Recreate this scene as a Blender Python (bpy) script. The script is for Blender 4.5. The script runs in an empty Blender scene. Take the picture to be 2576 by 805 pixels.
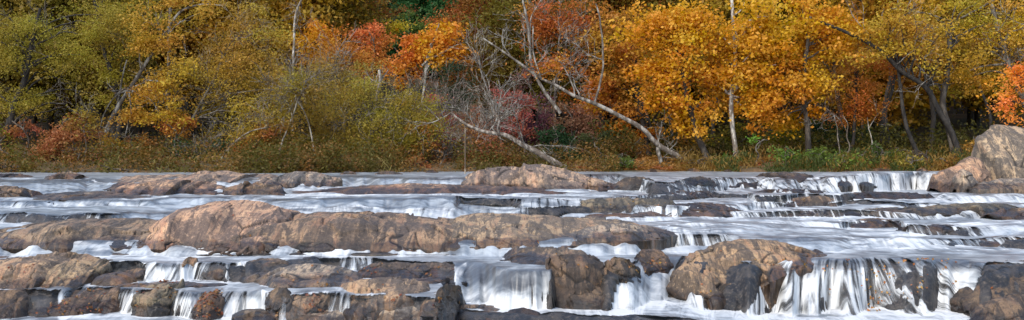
import bpy, math, random
import numpy as np
R = np.random.default_rng(7)
PXS = 1024/2576.0          # design pixels (2576 wide) to render pixels
FOC = 1236.0               # focal length in render pixels
HOR = 150.0                # horizon row in render pixels
CZ = 3.3                   # camera height above the lowest pool
scene = bpy.context.scene
COL = scene.collection

def W(u, v, Y):
    return np.array([(u*PXS-512)/FOC*Y, Y, CZ-(v*PXS-HOR)/FOC*Y])
def m_per(Y): return PXS/FOC*Y      # metres per design pixel at distance Y

# ------------------------------------------------------------ noise
def _h(ix, iy, iz, s):
    n = (ix*374761393 + iy*668265263 + iz*2147483647 + s*974634777) & 0xFFFFFFFF
    n = ((n ^ (n >> 13))*1274126177) & 0xFFFFFFFF
    n = (n ^ (n >> 16)) & 0xFFFFFFFF
    return n.astype(np.float64)/2147483648.0-1.0
def vnoise(x, y, z=0.0, seed=0):
    x, y, z = np.broadcast_arrays(np.asarray(x, float), np.asarray(y, float), np.asarray(z, float))
    xi = np.floor(x).astype(np.int64); yi = np.floor(y).astype(np.int64); zi = np.floor(z).astype(np.int64)
    fx, fy, fz = x-xi, y-yi, z-zi
    fx = fx*fx*fx*(fx*(fx*6-15)+10); fy = fy*fy*fy*(fy*(fy*6-15)+10); fz = fz*fz*fz*(fz*(fz*6-15)+10)
    r = 0
    for dx in (0, 1):
        wx = fx if dx else 1-fx
        for dy in (0, 1):
            wy = fy if dy else 1-fy
            for dz in (0, 1):
                wz = fz if dz else 1-fz
                r = r + wx*wy*wz*_h(xi+dx, yi+dy, zi+dz, seed)
    return r
def fbm(x, y, z=0.0, seed=0, o=4, g=0.5):
    r = 0; a = 1.0; f = 1.0
    for k in range(o):
        r = r+a*vnoise(np.asarray(x)*f+k*17.3, np.asarray(y)*f-k*9.1, np.asarray(z)*f+k*5.7, seed+k); a *= g; f *= 2.03
    return r
def cells(x, y, z, size, seed, shear=0.5):
    """fractured facets: every cell is a tilted plane; returns (height, closeness to the cell border)"""
    r_ = np.random.default_rng(seed); q = np.stack([x+shear*z, y*0.9, z*1.4-0.25*x], -1).reshape(-1, 3)
    q = q+0.16*size*np.stack([vnoise(q[:, 0]/size*1.5, q[:, 1]/size, q[:, 2]/size*1.5, seed+k) for k in range(3)], 1)
    lo, hi = q.min(0)-size*.3, q.max(0)+size*.3
    n = int(np.clip(np.prod(np.maximum((hi-lo)/size, 1.0)), 4, 260)); S = lo+(hi-lo)*r_.random((n, 3)); G = r_.normal(size=(n, 3)); O = r_.normal(size=n)
    h = np.empty(len(q)); e = np.empty(len(q))
    for a in range(0, len(q), 20000):
        D = ((q[a:a+20000, None, :]-S[None])**2).sum(-1); i2 = np.argpartition(D, 1, axis=1)[:, :2]
        d2 = np.sqrt(np.take_along_axis(D, i2, 1)); i = i2[:, 0]
        h[a:a+20000] = ((q[a:a+20000]-S[i])*G[i]).sum(-1)/size*0.5+O[i]*0.35; e[a:a+20000] = np.abs(d2[:, 1]-d2[:, 0])/size
    return np.clip(h, -1.2, 1.2).reshape(x.shape), e.reshape(x.shape)
def sstep(a, b, x):
    t = np.clip((x-a)/(b-a), 0, 1); return t*t*(3-2*t)

# ------------------------------------------------------------ meshes
def mesh_np(name, V, F, mat=None, attrs=None, smooth=True):
    V = np.ascontiguousarray(V, np.float32); F = np.ascontiguousarray(F, np.int32)
    me = bpy.data.meshes.new(name)
    me.vertices.add(len(V)); me.vertices.foreach_set('co', V.ravel())
    me.loops.add(F.size); me.loops.foreach_set('vertex_index', F.ravel())
    me.polygons.add(len(F)); me.polygons.foreach_set('loop_start', np.arange(len(F), dtype=np.int32)*F.shape[1])
    me.update(calc_edges=True)
    me.polygons.foreach_set('use_smooth', np.full(len(F), smooth))
    for k, a in (attrs or {}).items():
        a = np.asarray(a, np.float32)
        if a.ndim == 1:
            at = me.attributes.new(k, 'FLOAT', 'POINT'); at.data.foreach_set('value', np.ascontiguousarray(a))
        else:
            at = me.attributes.new(k, 'FLOAT_VECTOR', 'POINT'); at.data.foreach_set('vector', np.ascontiguousarray(a).ravel())
    if mat: me.materials.append(mat)
    return me
def obj(name, me, parent=None, color=None):
    o = bpy.data.objects.new(name, me); COL.objects.link(o)
    if parent is not None: o.parent = parent
    if color is not None: o.color = (*color, 1.0)
    return o
def tag(o, label, cat, group=None):
    o['label'] = label; o['category'] = cat
    if group: o['group'] = group
    return o
def thing(name, label, cat, loc, group=None):
    o = bpy.data.objects.new(name, None); COL.objects.link(o); o.location = loc
    o.empty_display_size = 0.3
    return tag(o, label, cat, group)
def grid_faces(nr, nc):
    i = np.arange((nr-1)*(nc-1)); r = i//(nc-1); c = i % (nc-1); a = r*nc+c
    return np.stack([a, a+1, a+nc+1, a+nc], 1)
def tubes(paths, k=6):
    """paths: list of (P(n,3), r(n)) -> one vertex/face set"""
    Vs = []; Fs = []; off = 0
    ang = np.arange(k)/k*2*math.pi
    for P, r in paths:
        P = np.asarray(P, float); r = np.asarray(r, float); n = len(P)
        T = np.gradient(P, axis=0); T /= np.linalg.norm(T, axis=1, keepdims=True)+1e-9
        ref = np.array([0.31, 0.95, 0.05]) if abs(T[n//2][1]) < 0.8 else np.array([1.0, 0.1, 0.1])
        A = np.cross(T, ref); A /= np.linalg.norm(A, axis=1, keepdims=True)+1e-9
        B = np.cross(T, A)
        V = P[:, None, :]+r[:, None, None]*(np.cos(ang)[None, :, None]*A[:, None, :]+np.sin(ang)[None, :, None]*B[:, None, :])
        Vs.append(V.reshape(-1, 3))
        i = np.arange((n-1)*k); a = i//k*k; c = i % k; d = (c+1) % k
        Fs.append(np.stack([a+c, a+d, a+k+d, a+k+c], 1)+off); off += n*k
    return np.concatenate(Vs), np.concatenate(Fs)
def curve(pts, n):
    """smooth path through points"""
    P = np.asarray(pts, float); m = len(P)
    if m == 2: return P[0]+(P[1]-P[0])*np.linspace(0, 1, n)[:, None]
    d = np.r_[0, np.cumsum(np.linalg.norm(np.diff(P, axis=0), axis=1))]; t = np.linspace(0, d[-1], n)
    M = np.gradient(P, d, axis=0)
    i = np.clip(np.searchsorted(d, t, 'right')-1, 0, m-2); h = (d[i+1]-d[i])[:, None]; s = ((t-d[i])[:, None])/h
    return (2*s**3-3*s**2+1)*P[i]+(s**3-2*s**2+s)*h*M[i]+(-2*s**3+3*s**2)*P[i+1]+(s**3-s**2)*h*M[i+1]

# ------------------------------------------------------------ materials
def mat_new(name):
    m = bpy.data.materials.new(name); m.use_nodes = True
    nt = m.node_tree; nt.nodes.clear()
    return m, nt
class N:
    def __init__(s, nt): s.nt = nt
    def n(s, t, **kw):
        x = s.nt.nodes.new(t)
        for k, v in kw.items():
            if k.startswith('_'): x.inputs[k[1:].replace('_', ' ')].default_value = v
            else: setattr(x, k, v)
        return x
    def l(s, a, b): s.nt.links.new(a, b)
    def noise(s, vec, scale, detail=4, rough=0.55, dist=0.0):
        x = s.n('ShaderNodeTexNoise'); x.inputs['Scale'].default_value = scale; x.inputs['Detail'].default_value = detail
        x.inputs['Roughness'].default_value = rough; x.inputs['Distortion'].default_value = dist
        if vec is not None: s.l(vec, x.inputs['Vector'])
        return x.outputs['Fac']
    def ramp(s, fac, a, b, lo=0.0, hi=1.0):
        x = s.n('ShaderNodeMapRange'); x.interpolation_type = 'SMOOTHSTEP'
        x.inputs['From Min'].default_value = a; x.inputs['From Max'].default_value = b
        x.inputs['To Min'].default_value = lo; x.inputs['To Max'].default_value = hi
        s.l(fac, x.inputs['Value']); return x.outputs['Result']
    def math(s, op, a, b=None):
        x = s.n('ShaderNodeMath', operation=op)
        for i, v in enumerate((a, b)):
            if v is None: continue
            if isinstance(v, (int, float)): x.inputs[i].default_value = v
            else: s.l(v, x.inputs[i])
        return x.outputs[0]
    def mix(s, fac, a, b, mode='MIX'):
        x = s.n('ShaderNodeMix', data_type='RGBA', blend_type=mode)
        for sock, v in ((x.inputs['Factor'], fac), (x.inputs['A'], a), (x.inputs['B'], b)):
            if isinstance(v, (int, float)): sock.default_value = v
            elif isinstance(v, tuple): sock.default_value = (*v, 1.0)
            else: s.l(v, sock)
        return x.outputs['Result']
    def mapping(s, vec, scale, rot=(0, 0, 0)):
        x = s.n('ShaderNodeMapping'); x.inputs['Scale'].default_value = scale; x.inputs['Rotation'].default_value = rot
        s.l(vec, x.inputs['Vector']); return x.outputs['Vector']
    def attr(s, name, vec=False):
        x = s.n('ShaderNodeAttribute', attribute_name=name); return x.outputs['Vector' if vec else 'Fac']
    def bump(s, h, strength, dist):
        x = s.n('ShaderNodeBump'); x.inputs['Strength'].default_value = strength; x.inputs['Distance'].default_value = dist
        s.l(h, x.inputs['Height']); return x.outputs['Normal']
    def out(s, sh): s.l(sh, s.n('ShaderNodeOutputMaterial').inputs['Surface'])

def leaf_material():
    m, nt = mat_new('leaf'); q = N(nt)
    c = q.n('ShaderNodeObjectInfo').outputs['Color']
    hs = q.n('ShaderNodeHueSaturation'); q.l(c, hs.inputs['Color'])
    q.l(q.ramp(q.attr('tone'), 0, 1, 0.476, 0.524), hs.inputs['Hue'])
    q.l(q.ramp(q.attr('var'), 0, 1, 0.72, 1.30), hs.inputs['Value'])
    q.l(q.ramp(q.attr('var'), 0, 1, 1.05, 0.92), hs.inputs['Saturation'])
    d = q.n('ShaderNodeBsdfPrincipled'); q.l(hs.outputs['Color'], d.inputs['Base Color'])
    d.inputs['Roughness'].default_value = 0.55; d.inputs['Specular IOR Level'].default_value = 0.25
    t = q.n('ShaderNodeBsdfTranslucent'); q.l(hs.outputs['Color'], t.inputs['Color'])
    mx = q.n('ShaderNodeMixShader'); mx.inputs[0].default_value = 0.5
    q.l(d.outputs[0], mx.inputs[1]); q.l(t.outputs[0], mx.inputs[2]); q.out(mx.outputs[0])
    return m
def bark_material():
    m, nt = mat_new('bark'); q = N(nt)
    c = q.n('ShaderNodeObjectInfo').outputs['Color']
    pos = q.n('ShaderNodeNewGeometry').outputs['Position']
    n1 = q.noise(q.mapping(pos, (3, 3, 1.1)), 1.6, 5, 0.6)
    n2 = q.noise(q.mapping(pos, (9, 9, 1.5)), 2.2, 4, 0.6)
    dark = q.mix(1.0, c, (0.30, 0.26, 0.23), 'MULTIPLY')
    col = q.mix(q.ramp(n1, 0.46, 0.60), dark, c)
    col = q.mix(q.ramp(n2, 0.30, 0.55, 0.45, 0.0), col, (0.03, 0.024, 0.018))
    d = q.n('ShaderNodeBsdfPrincipled'); q.l(col, d.inputs['Base Color']); d.inputs['Roughness'].default_value = 0.85
    q.l(q.bump(n2, 0.7, 0.03), d.inputs['Normal']); q.out(d.outputs[0])
    return m
def rock_material():
    m, nt = mat_new('river_rock'); q = N(nt)
    tint = q.n('ShaderNodeObjectInfo').outputs['Color']
    rnd = q.n('ShaderNodeObjectInfo').outputs['Random']
    pos = q.n('ShaderNodeNewGeometry').outputs['Position']
    off = q.n('ShaderNodeVectorMath', operation='ADD'); q.l(pos, off.inputs[0]); q.l(rnd, off.inputs[1]); p = off.outputs[0]
    big = q.noise(p, 0.75, 8, 0.66, 0.5)
    mid = q.noise(p, 2.6, 8, 0.70, 0.3)
    fine = q.noise(p, 13, 6, 0.75)
    grain = q.noise(p, 55, 3, 0.7)
    strk = q.noise(q.mapping(p, (2.4, 0.45, 0.6), (0.0, 0.6, 0.0)), 1.3, 9, 0.68, 0.5)
    str2 = q.noise(q.mapping(p, (8.0, 0.6, 1.0), (0.0, 0.55, 0.0)), 1.5, 6, 0.65, 0.3)
    col = q.mix(q.ramp(big, 0.45, 0.56), (0.21, 0.162, 0.122), (0.48, 0.345, 0.22))
    col = q.mix(q.ramp(mid, 0.53, 0.63, 0, 0.85), col, (0.64, 0.47, 0.29))
    col = q.mix(q.ramp(strk, 0.485, 0.53, 0, 0.9), col, (0.11, 0.092, 0.078))
    col = q.mix(q.ramp(strk, 0.40, 0.44, 0.5, 0.0), col, (0.56, 0.33, 0.20))
    col = q.mix(q.ramp(str2, 0.53, 0.60, 0, 0.65), col, (0.062, 0.052, 0.045))
    col = q.mix(q.ramp(fine, 0.40, 0.48, 0.5, 0.0), col, (0.070, 0.055, 0.043))
    col = q.mix(q.ramp(fine, 0.56, 0.63, 0.0, 0.5), col, (0.56, 0.44, 0.31))
    col = q.mix(q.ramp(grain, 0.38, 0.6, 0.4, 0.0), col, (0.05, 0.04, 0.035))
    col = q.mix(q.ramp(q.attr('crack'), 0.15, 0.7, 0, 0.92), col, (0.018, 0.015, 0.013))
    col = q.mix(1.0, col, tint, 'MULTIPLY')
    wn = q.math('ADD', q.attr('wet'), q.math('MULTIPLY', q.math('SUBTRACT', mid, 0.5), 1.6))
    wet = q.ramp(wn, 0.22, 0.52)
    wcol = q.mix(1.0, col, (0.36, 0.31, 0.265), 'MULTIPLY')
    col = q.mix(wet, col, wcol)
    d = q.n('ShaderNodeBsdfPrincipled'); q.l(col, d.inputs['Base Color'])
    q.l(q.ramp(wet, 0, 1, 0.8, 0.36), d.inputs['Roughness'])
    hh = q.math('ADD', q.math('MULTIPLY', mid, 1.0), q.math('ADD', q.math('MULTIPLY', fine, 0.45), q.math('MULTIPLY', grain, 0.12)))
    q.l(q.bump(hh, 0.6, 0.09), d.inputs['Normal']); q.out(d.outputs[0])
    return m
def bed_material():
    m, nt = mat_new('wet_bedrock'); q = N(nt)
    pos = q.n('ShaderNodeNewGeometry').outputs['Position']
    n1 = q.noise(pos, 2.0, 8, 0.7, 0.4); n2 = q.noise(pos, 14, 6, 0.75)
    col = q.mix(q.ramp(n1, 0.46, 0.56), (0.014, 0.0125, 0.012), (0.05, 0.041, 0.034))
    col = q.mix(q.ramp(n2, 0.53, 0.62, 0, 0.7), col, (0.13, 0.10, 0.075))
    d = q.n('ShaderNodeBsdfPrincipled'); q.l(col, d.inputs['Base Color']); d.inputs['Roughness'].default_value = 0.5
    q.l(q.bump(q.math('ADD', n1, q.math('MULTIPLY', n2, 0.4)), 0.8, 0.08), d.inputs['Normal']); q.out(d.outputs[0])
    return m
def water_material():
    m, nt = mat_new('river_water'); q = N(nt)
    fl = q.attr('flowco', True); foam = q.attr('foam'); thin = q.attr('thin')
    s1 = q.noise(q.mapping(fl, (7.5, 0.42, 1)), 1.0, 4, 0.55, 0.2)      # threads along the flow
    s2 = q.noise(q.mapping(fl, (20.0, 0.6, 1)), 1.0, 3, 0.6, 0.1)
    s3 = q.noise(q.mapping(fl, (1.3, 1.6, 1)), 1.0, 5, 0.6, 0.8)       # broad patches
    st = q.math('ADD', q.math('MULTIPLY', s1, 0.6), q.math('MULTIPLY', s2, 0.4))
    f = q.math('ADD', foam, q.math('ADD', q.math('MULTIPLY', q.math('SUBTRACT', st, 0.5), q.ramp(foam, 0.3, 0.7, 0.9, 2.3)), q.math('MULTIPLY', q.math('SUBTRACT', s3, 0.5), 0.8)))
    ff = q.math('MULTIPLY', q.ramp(f, 0.10, 0.95), q.ramp(foam, 0.0, 0.2))
    base = q.mix(q.ramp(s3, 0.35, 0.65), (0.125, 0.137, 0.150), (0.40, 0.425, 0.435))
    base = q.mix(q.attr('film'), base, (0.05, 0.05, 0.055))
    col = q.mix(ff, base, (0.63, 0.625, 0.60))
    d = q.n('ShaderNodeBsdfPrincipled'); q.l(col, d.inputs['Base Color'])
    q.l(q.ramp(ff, 0, 1, 0.30, 0.75), d.inputs['Roughness']); d.inputs['IOR'].default_value = 1.33
    hb = q.math('ADD', q.math('MULTIPLY', s1, 0.6), q.math('ADD', q.math('MULTIPLY', s3, 0.8), q.math('MULTIPLY', s2, 0.15)))
    q.l(q.bump(hb, 0.35, 0.05), d.inputs['Normal'])
    T = q.math('ADD', q.math('MULTIPLY', thin, 0.5), 0.25)
    hole = q.math('MULTIPLY', q.ramp(q.math('SUBTRACT', st, T), 0.10, -0.07), q.ramp(thin, 0.02, 0.12))
    hole = q.math('MULTIPLY', hole, 0.95)
    tr = q.n('ShaderNodeBsdfTransparent')
    mx = q.n('ShaderNodeMixShader'); q.l(hole, mx.inputs[0]); q.l(d.outputs[0], mx.inputs[1]); q.l(tr.outputs[0], mx.inputs[2])
    q.out(mx.outputs[0]); return m
def ground_material():
    m, nt = mat_new('leafy_ground'); q = N(nt)
    pos = q.n('ShaderNodeNewGeometry').outputs['Position']
    n1 = q.noise(pos, 0.6, 6, 0.65); n2 = q.noise(pos, 7, 5, 0.7)
    col = q.mix(q.ramp(n1, 0.4, 0.62), (0.055, 0.046, 0.018), (0.15, 0.085, 0.034))
    col = q.mix(q.ramp(n2, 0.5, 0.7), col, (0.16, 0.075, 0.028))
    col = q.mix(q.ramp(n2, 0.3, 0.45, 0.6, 0), col, (0.03, 0.02, 0.012))
    d = q.n('ShaderNodeBsdfPrincipled'); q.l(col, d.inputs['Base Color']); d.inputs['Roughness'].default_value = 0.95
    q.l(q.bump(n2, 0.8, 0.1), d.inputs['Normal']); q.out(d.outputs[0])
    return m
M_LEAF = leaf_material(); M_BARK = bark_material(); M_ROCK = rock_material(); M_BED = bed_material()
M_WATER = water_material(); M_GROUND = ground_material()
# ------------------------------------------------------------ river: a run of ledges stepping down towards the viewer
# each ledge: (u, lip row, foot row, run in metres, thinness)   in design pixels of the surveyed view
STEPS = [   # (u, lip row, level below the eye after the ledge, run, thinness)
 [(-300,450,1.38,4,.1),(280,452,1.38,4,.1),(500,450,1.36,4,.1),(850,442,1.33,3,.1),(1150,445,1.36,3,.2),(1550,436,1.38,3,.3),(1640,456,1.38,.8,.6),(1720,453,1.38,1.5,.5),(1950,446,1.38,2.2,.4),(2080,443,1.38,1.8,.4),(2200,436,1.40,1.0,.3),(2240,433,1.42,.8,.3),(2340,433,1.42,.8,.3),(2900,433,1.42,1,.3)],
 [(-300,502,1.56,.6,.2),(370,500,1.56,.6,.2),(450,495,1.58,1.2,.1),(720,497,1.55,1.6,.1),(1140,500,1.58,1,.2),(1165,498,1.60,.35,.7),(1285,498,1.60,.35,.7),(1320,500,1.56,.8,.3),(1480,498,1.6,.8,.4),(1600,492,1.55,.8,.4),(1700,480,1.52,.5,.7),(1880,484,1.56,.5,.6),(1900,490,1.6,.4,.6),(2120,488,1.6,.4,.6),(2200,487,1.56,.35,.6),(2330,488,1.56,.5,.5),(2420,490,1.6,1.5,.1),(2900,490,1.6,1.5,.1)],
 [(-300,539,1.76,.35,.5),(160,539,1.76,.35,.5),(280,537,1.76,.35,.6),(330,530,1.76,1.0,.1),(700,520,1.78,1.5,.1),(900,520,1.78,1.2,.1),(1140,522,1.78,.9,.2),(1310,522,1.78,.6,.3),(1335,512,1.80,.4,.7),(1460,512,1.80,.45,.7),(1500,515,1.78,.6,.5),(1700,518,1.78,.6,.4),(1850,515,1.74,1,.2),(2020,507,1.70,.35,.7),(2260,507,1.70,.35,.7),(2420,515,1.74,1.5,.1),(2900,515,1.74,1.5,.1)],
 [(-300,565,1.82,.5,0),(1700,550,1.82,.8,0),(1860,533,1.84,.6,.4),(1990,528,1.87,.3,.7),(2160,528,1.87,.3,.7),(2300,532,1.86,.5,.4),(2900,530,1.86,.5,.2)],
 [(-300,580,1.95,1,.2),(1600,572,1.93,1,.2),(1900,560,1.95,1.5,.1),(2100,553,2.0,.8,.2),(2145,551,2.05,.4,.6),(2265,551,2.05,.4,.6),(2290,566,2.06,.45,.6),(2430,567,2.06,.45,.6),(2520,565,2.0,1.2,.1),(2900,565,2.0,1.2,.1)],
 [(-300,605,2.2,1,.2),(1450,603,2.2,1,.1),(1600,600,2.2,.8,.1),(1690,589,2.22,.5,.5),(1830,589,2.22,.5,.5),(1880,598,2.2,1.3,.1),(2300,600,2.2,1.3,.1),(2400,597,2.22,.5,.5),(2590,595,2.22,.55,.6),(2900,595,2.22,.55,.5)],
 [(-300,652,2.52,.9,.4),(300,660,2.5,.6,.4),(370,664,2.5,.5,.35),(480,662,2.5,.45,.4),(500,660,2.52,.45,.5),(610,660,2.52,.45,.5),(660,655,2.45,.8,.3),(780,648,2.42,.9,.5),(860,646,2.42,.7,.5),(930,648,2.42,.7,.5),(1110,655,2.45,1.0,.3),(1150,655,2.78,2.1,.15),(1210,660,2.80,1.9,.12),(1250,672,2.84,1.2,.12),(1300,680,2.84,.85,.12),(1385,682,2.84,.75,.15),(1420,662,2.86,1.2,.25),(1535,672,2.86,1.5,.15),(1580,662,2.86,1.8,.12),(1640,645,2.86,2.1,.1),(1700,645,2.88,2.0,.15),(1760,652,2.95,1.7,.4),(1800,655,3.0,1.7,.55),(1880,655,3.05,1.7,.5),(1920,652,3.1,1.7,.40),(2150,650,3.1,1.6,.42),(2200,650,3.1,1.5,.52),(2290,650,3.1,1.5,.55),(2345,652,3.1,1.5,.42),(2410,652,3.1,1.5,.3),(2460,660,3.1,1.5,.35),(2900,665,3.1,1.5,.4)],
 [(-300,728,2.9,.7,.5),(80,728,2.9,.7,.5),(180,722,2.9,.7,.55),(300,724,2.9,.6,.6),(350,722,2.9,.6,.6),(460,728,2.92,.6,.55),(560,733,2.92,.5,.45),(660,735,2.92,.5,.25),(700,738,2.9,.5,.6),(850,735,2.9,.5,.55),(900,740,2.9,.6,.4),(1100,745,2.92,.6,.3),(1170,780,2.95,.6,.1),(1700,795,2.98,.6,.1),(1900,835,3.15,.6,0),(2900,835,3.15,.6,0)],
]
uu = np.arange(-380, 2960, 3.2)                       # columns
YY = np.concatenate([np.arange(60, 46, -0.22), np.arange(46, 30, -0.05), np.arange(30, 21.2, -0.026), np.arange(21.2, 13, -0.12)])
nc, nr = len(uu), len(YY)
RIGHT = np.clip((uu-1900)/250, 0, 1); H0 = 1.0-0.2*RIGHT; hcur = H0.copy(); yprev = np.full(nc, 58.0)
LEDGE = []
for k, st in enumerate(STEPS):
    a = np.array(st, float)
    lip, lev, run, thin = [np.interp(uu, a[:, 0], a[:, j]) for j in (1, 2, 3, 4)]
    amp = 2.0 if k < 6 else 4.5
    lip = lip+amp*fbm(uu/70.0, k*7.7, 0, 11, 4)
    run = run*(1+0.3*fbm(uu/50.0, k*5.5, 0, 13, 3))
    hn = np.maximum(lev, hcur)
    Yl = hcur*FOC/(lip*PXS-HOR); Yl = np.minimum(Yl, yprev-0.03)
    Yb = Yl-run
    LEDGE.append(dict(Yl=Yl, Yb=Yb, drop=hn-hcur, run=run, thin=thin)); hcur = hn; yprev = Yb
U, YG = np.meshgrid(uu, YY)
XG = (U*PXS-512)/FOC*YG
H = 1.0-0.2*RIGHT[None]*sstep(54, 45.5, YG); foam = np.zeros_like(U); thin = np.zeros_like(U); film = np.zeros_like(U); arc = np.zeros_like(U)
FAN = np.zeros_like(U)
COV = {   # stretches of lip that carry water: edges at the lip, edges at the foot
 6: [(488,620,480,628),(368,480,368,480),(860,935,860,935),(1145,1395,1150,1374),(1612,1706,1522,1670),(1796,1834,1702,1796),(1948,2478,1870,2440)],
 7: [(155,245,150,240),(300,348,305,345),(440,530,425,520),(555,672,560,670),(828,880,834,880),(676,722,674,715),(-200,20,-200,20)]}
for k, L in enumerate(LEDGE):
    cov = np.ones((1, nc)); L['thin2'] = L['thin'][None]
    if k in COV:
        cov = np.zeros_like(U); uj = uu+9*fbm(uu/40.0, k, 0, 17, 3)
        tc = np.clip((L['Yl'][None]-YG)/L['run'][None], 0, 1)
        for a_, b_, c_, e_ in COV[k]:
            q0 = uj[None]-(a_+(c_-a_)*tc); q1 = (b_+(e_-b_)*tc)-uj[None]; cov = np.maximum(cov, sstep(-10, 8, q0)*sstep(-10, 8, q1))
        tt = np.clip((L['Yl'][None]-YG)/L['run'][None], 0, 1.6)
        for a_, b_, c_, e_ in COV[k]:
            SH = {1612: .55, 1796: .5, 1145: .12}.get(a_, 0); FAN += SH*tt*(sstep(a_-30, a_+10, uu)*sstep(b_+30, b_-10, uu))[None]
            if b_-a_ > 45: FAN -= (XG-((0.5*(a_+b_))*PXS-512)/FOC*YG)*0.38*tt*(sstep(a_-40, a_+20, uu)*sstep(b_+40, b_-20, uu))[None]*(tt < 1.6)
        L['thin2'] = np.maximum(L['thin'][None], 0.93*(1-cov))
    t = np.clip((L['Yl'][None]-YG)/L['run'][None], 0, 1)
    S = np.where(t < 1, 1-(1-np.clip(t, 0, 1)**1.85)**1.5, 1.0)
    d = L['drop'][None]
    H += d*S; H += 0.13*d*np.clip(d, 0, 1)*sstep(0.2, 0.6, t)*(1-sstep(0.85, 1.0, t))*fbm(XG*1.7, YG*0.6, k, 57, 3); arc += d*S
    steep = np.clip((d/L['run'][None]-0.10)/0.45, 0, 1); sz = np.clip(d/0.16, 0, 1)
    fs = np.interp(uu, [1100,1160,1380,1420,1540,1700,1760,1880,1920], [.22,.40,.48,.3,.28,.25,.2,.12,.10]) if k == 6 else np.full(nc, .2)
    face = sstep(0, 0.42, t-fs[None])*(t < 1)*(0.78+0.22*t)
    face = np.maximum(face, np.exp(-np.clip(L['Yb'][None]-YG, 0, 99)/0.25)*(t >= 1))
    foam = np.maximum(foam, face*(0.35+0.65*steep)*(0.45+0.55*sz)*0.80*(0.35+0.65*cov))
    dn = np.clip(L['Yb'][None]-YG, 0, 99)
    wake = np.exp(-dn/(0.35+2.2*d))*(t >= 1)*sz*(0.25+0.75*cov)
    foam = np.maximum(foam, wake*(0.78+0.5*fbm(XG*0.9, YG*1.3, k, 21, 3)))
    fc = sstep(-0.15, 0.2, (L['Yl'][None]-YG)/L['run'][None])*(1-sstep(0.9, 1.15, (L['Yl'][None]-YG)/L['run'][None]))
    thin = np.maximum(thin, fc*L['thin2']*np.clip(d/0.07, 0, 1))
    pre = np.exp(-np.clip(YG-L['Yl'][None]+0.1, 0, 99)/0.35)*(t < 0.35)*np.clip(d/0.2, 0, 1)
    pre = np.maximum(pre, (1-sstep(0, 0.3, t-fs[None]))*(t > 0)*np.clip(d/0.2, 0, 1))
    film = np.maximum(film, pre*0.8)
rapid = sstep(46, 43, YG)*sstep(24.0, 27.5, YG)*sstep(26.5, 27.8, YG+0.0015*np.abs(U-2000))
lump = fbm(XG*0.55, YG*0.75, 3, 31, 3)
riff = fbm(XG*0.42, YG*2.1, 12, 34, 3)
H -= 0.020*rapid*riff
H -= (0.045*rapid+0.012)*lump+0.010*fbm(XG*2.0, YG*2.6, 5, 33, 3)*(0.5+foam)
band = fbm(XG*0.16, YG*0.75, 4, 41, 4)
wisp = np.clip(fbm(XG*0.22, YG*2.2, 6, 42, 4)*1.2+0.05, 0, 0.5)
foam = np.maximum(foam, wisp*sstep(50, 46, YG)*0.5)
foam = np.clip(np.maximum(foam, rapid*np.clip(0.10+0.75*band-0.35*lump, 0, 0.8)*sstep(600, 900, U+300*(YG > 33))), 0, 1)
low = sstep(2.60, 2.78, H)*sstep(1120, 1200, U)
foam = np.clip(np.maximum(foam, low*(0.46+0.45*fbm(XG*0.7, YG*0.9, 8, 43, 3))), 0, 1)
low2 = sstep(2.70, 2.85, H)*sstep(1120, 1000, U)
foam = np.clip(np.maximum(foam, low2*(0.22+0.5*fbm(XG*0.5, YG*1.1, 9, 44, 3))), 0, 1)
sl = np.gradient(H, axis=0)/np.maximum(-np.gradient(YY)[:, None], 1e-3)      # fall per metre run
foam = np.maximum(foam, np.clip((sl-0.06)/0.20, 0, 0.55)*rapid*sstep(600, 900, U+300*(YG > 33)))
foam *= np.clip(0.78+0.55*fbm(XG*0.35, YG*0.8, 14, 45, 4), 0.25, 1.05)*np.where(YG < 25, 0, 1)+np.where(YG < 25, 1, 0)
ZG = CZ-H
def rock_foam(u, Yf, amt, hgt):
    """white water piling round the foot of a rock"""
    j0, j1 = np.searchsorted(uu, u[0]-4), np.searchsorted(uu, u[-1]+4)
    if j1-j0 < 2: return
    yf = np.interp(uu[j0:j1], u, Yf)[None]; dd = yf-YG[:, j0:j1]
    f = np.exp(-np.clip(dd, 0, 9)/0.16)*(dd > -0.5)*amt*(0.62+0.8*fbm(XG[:, j0:j1]*1.4, YG[:, j0:j1]*1.4, 2, 99, 3))
    foam[:, j0:j1] = np.maximum(foam[:, j0:j1], np.clip(f, 0, 0.9))
VG = (HOR+H*FOC/YG)/PXS                                # row (design px) of every water grid point
VG = np.maximum.accumulate(VG, axis=0)
def water_at(u, v):
    """distance and level of the water seen at design pixel (u, v)"""
    j = int(np.clip(round((u-uu[0])/3.2), 0, nc-1))
    Y = float(np.interp(v, VG[:, j], YY)); return Y, float(CZ-np.interp(-Y, -YY, H[:, j]))
def level(u, Y):
    j = np.clip(np.round((np.asarray(u)-uu[0])/3.2).astype(int), 0, nc-1); i = np.clip(np.searchsorted(-YY, -np.asarray(Y)), 0, nr-1)
    return ZG[i, j]
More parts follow.
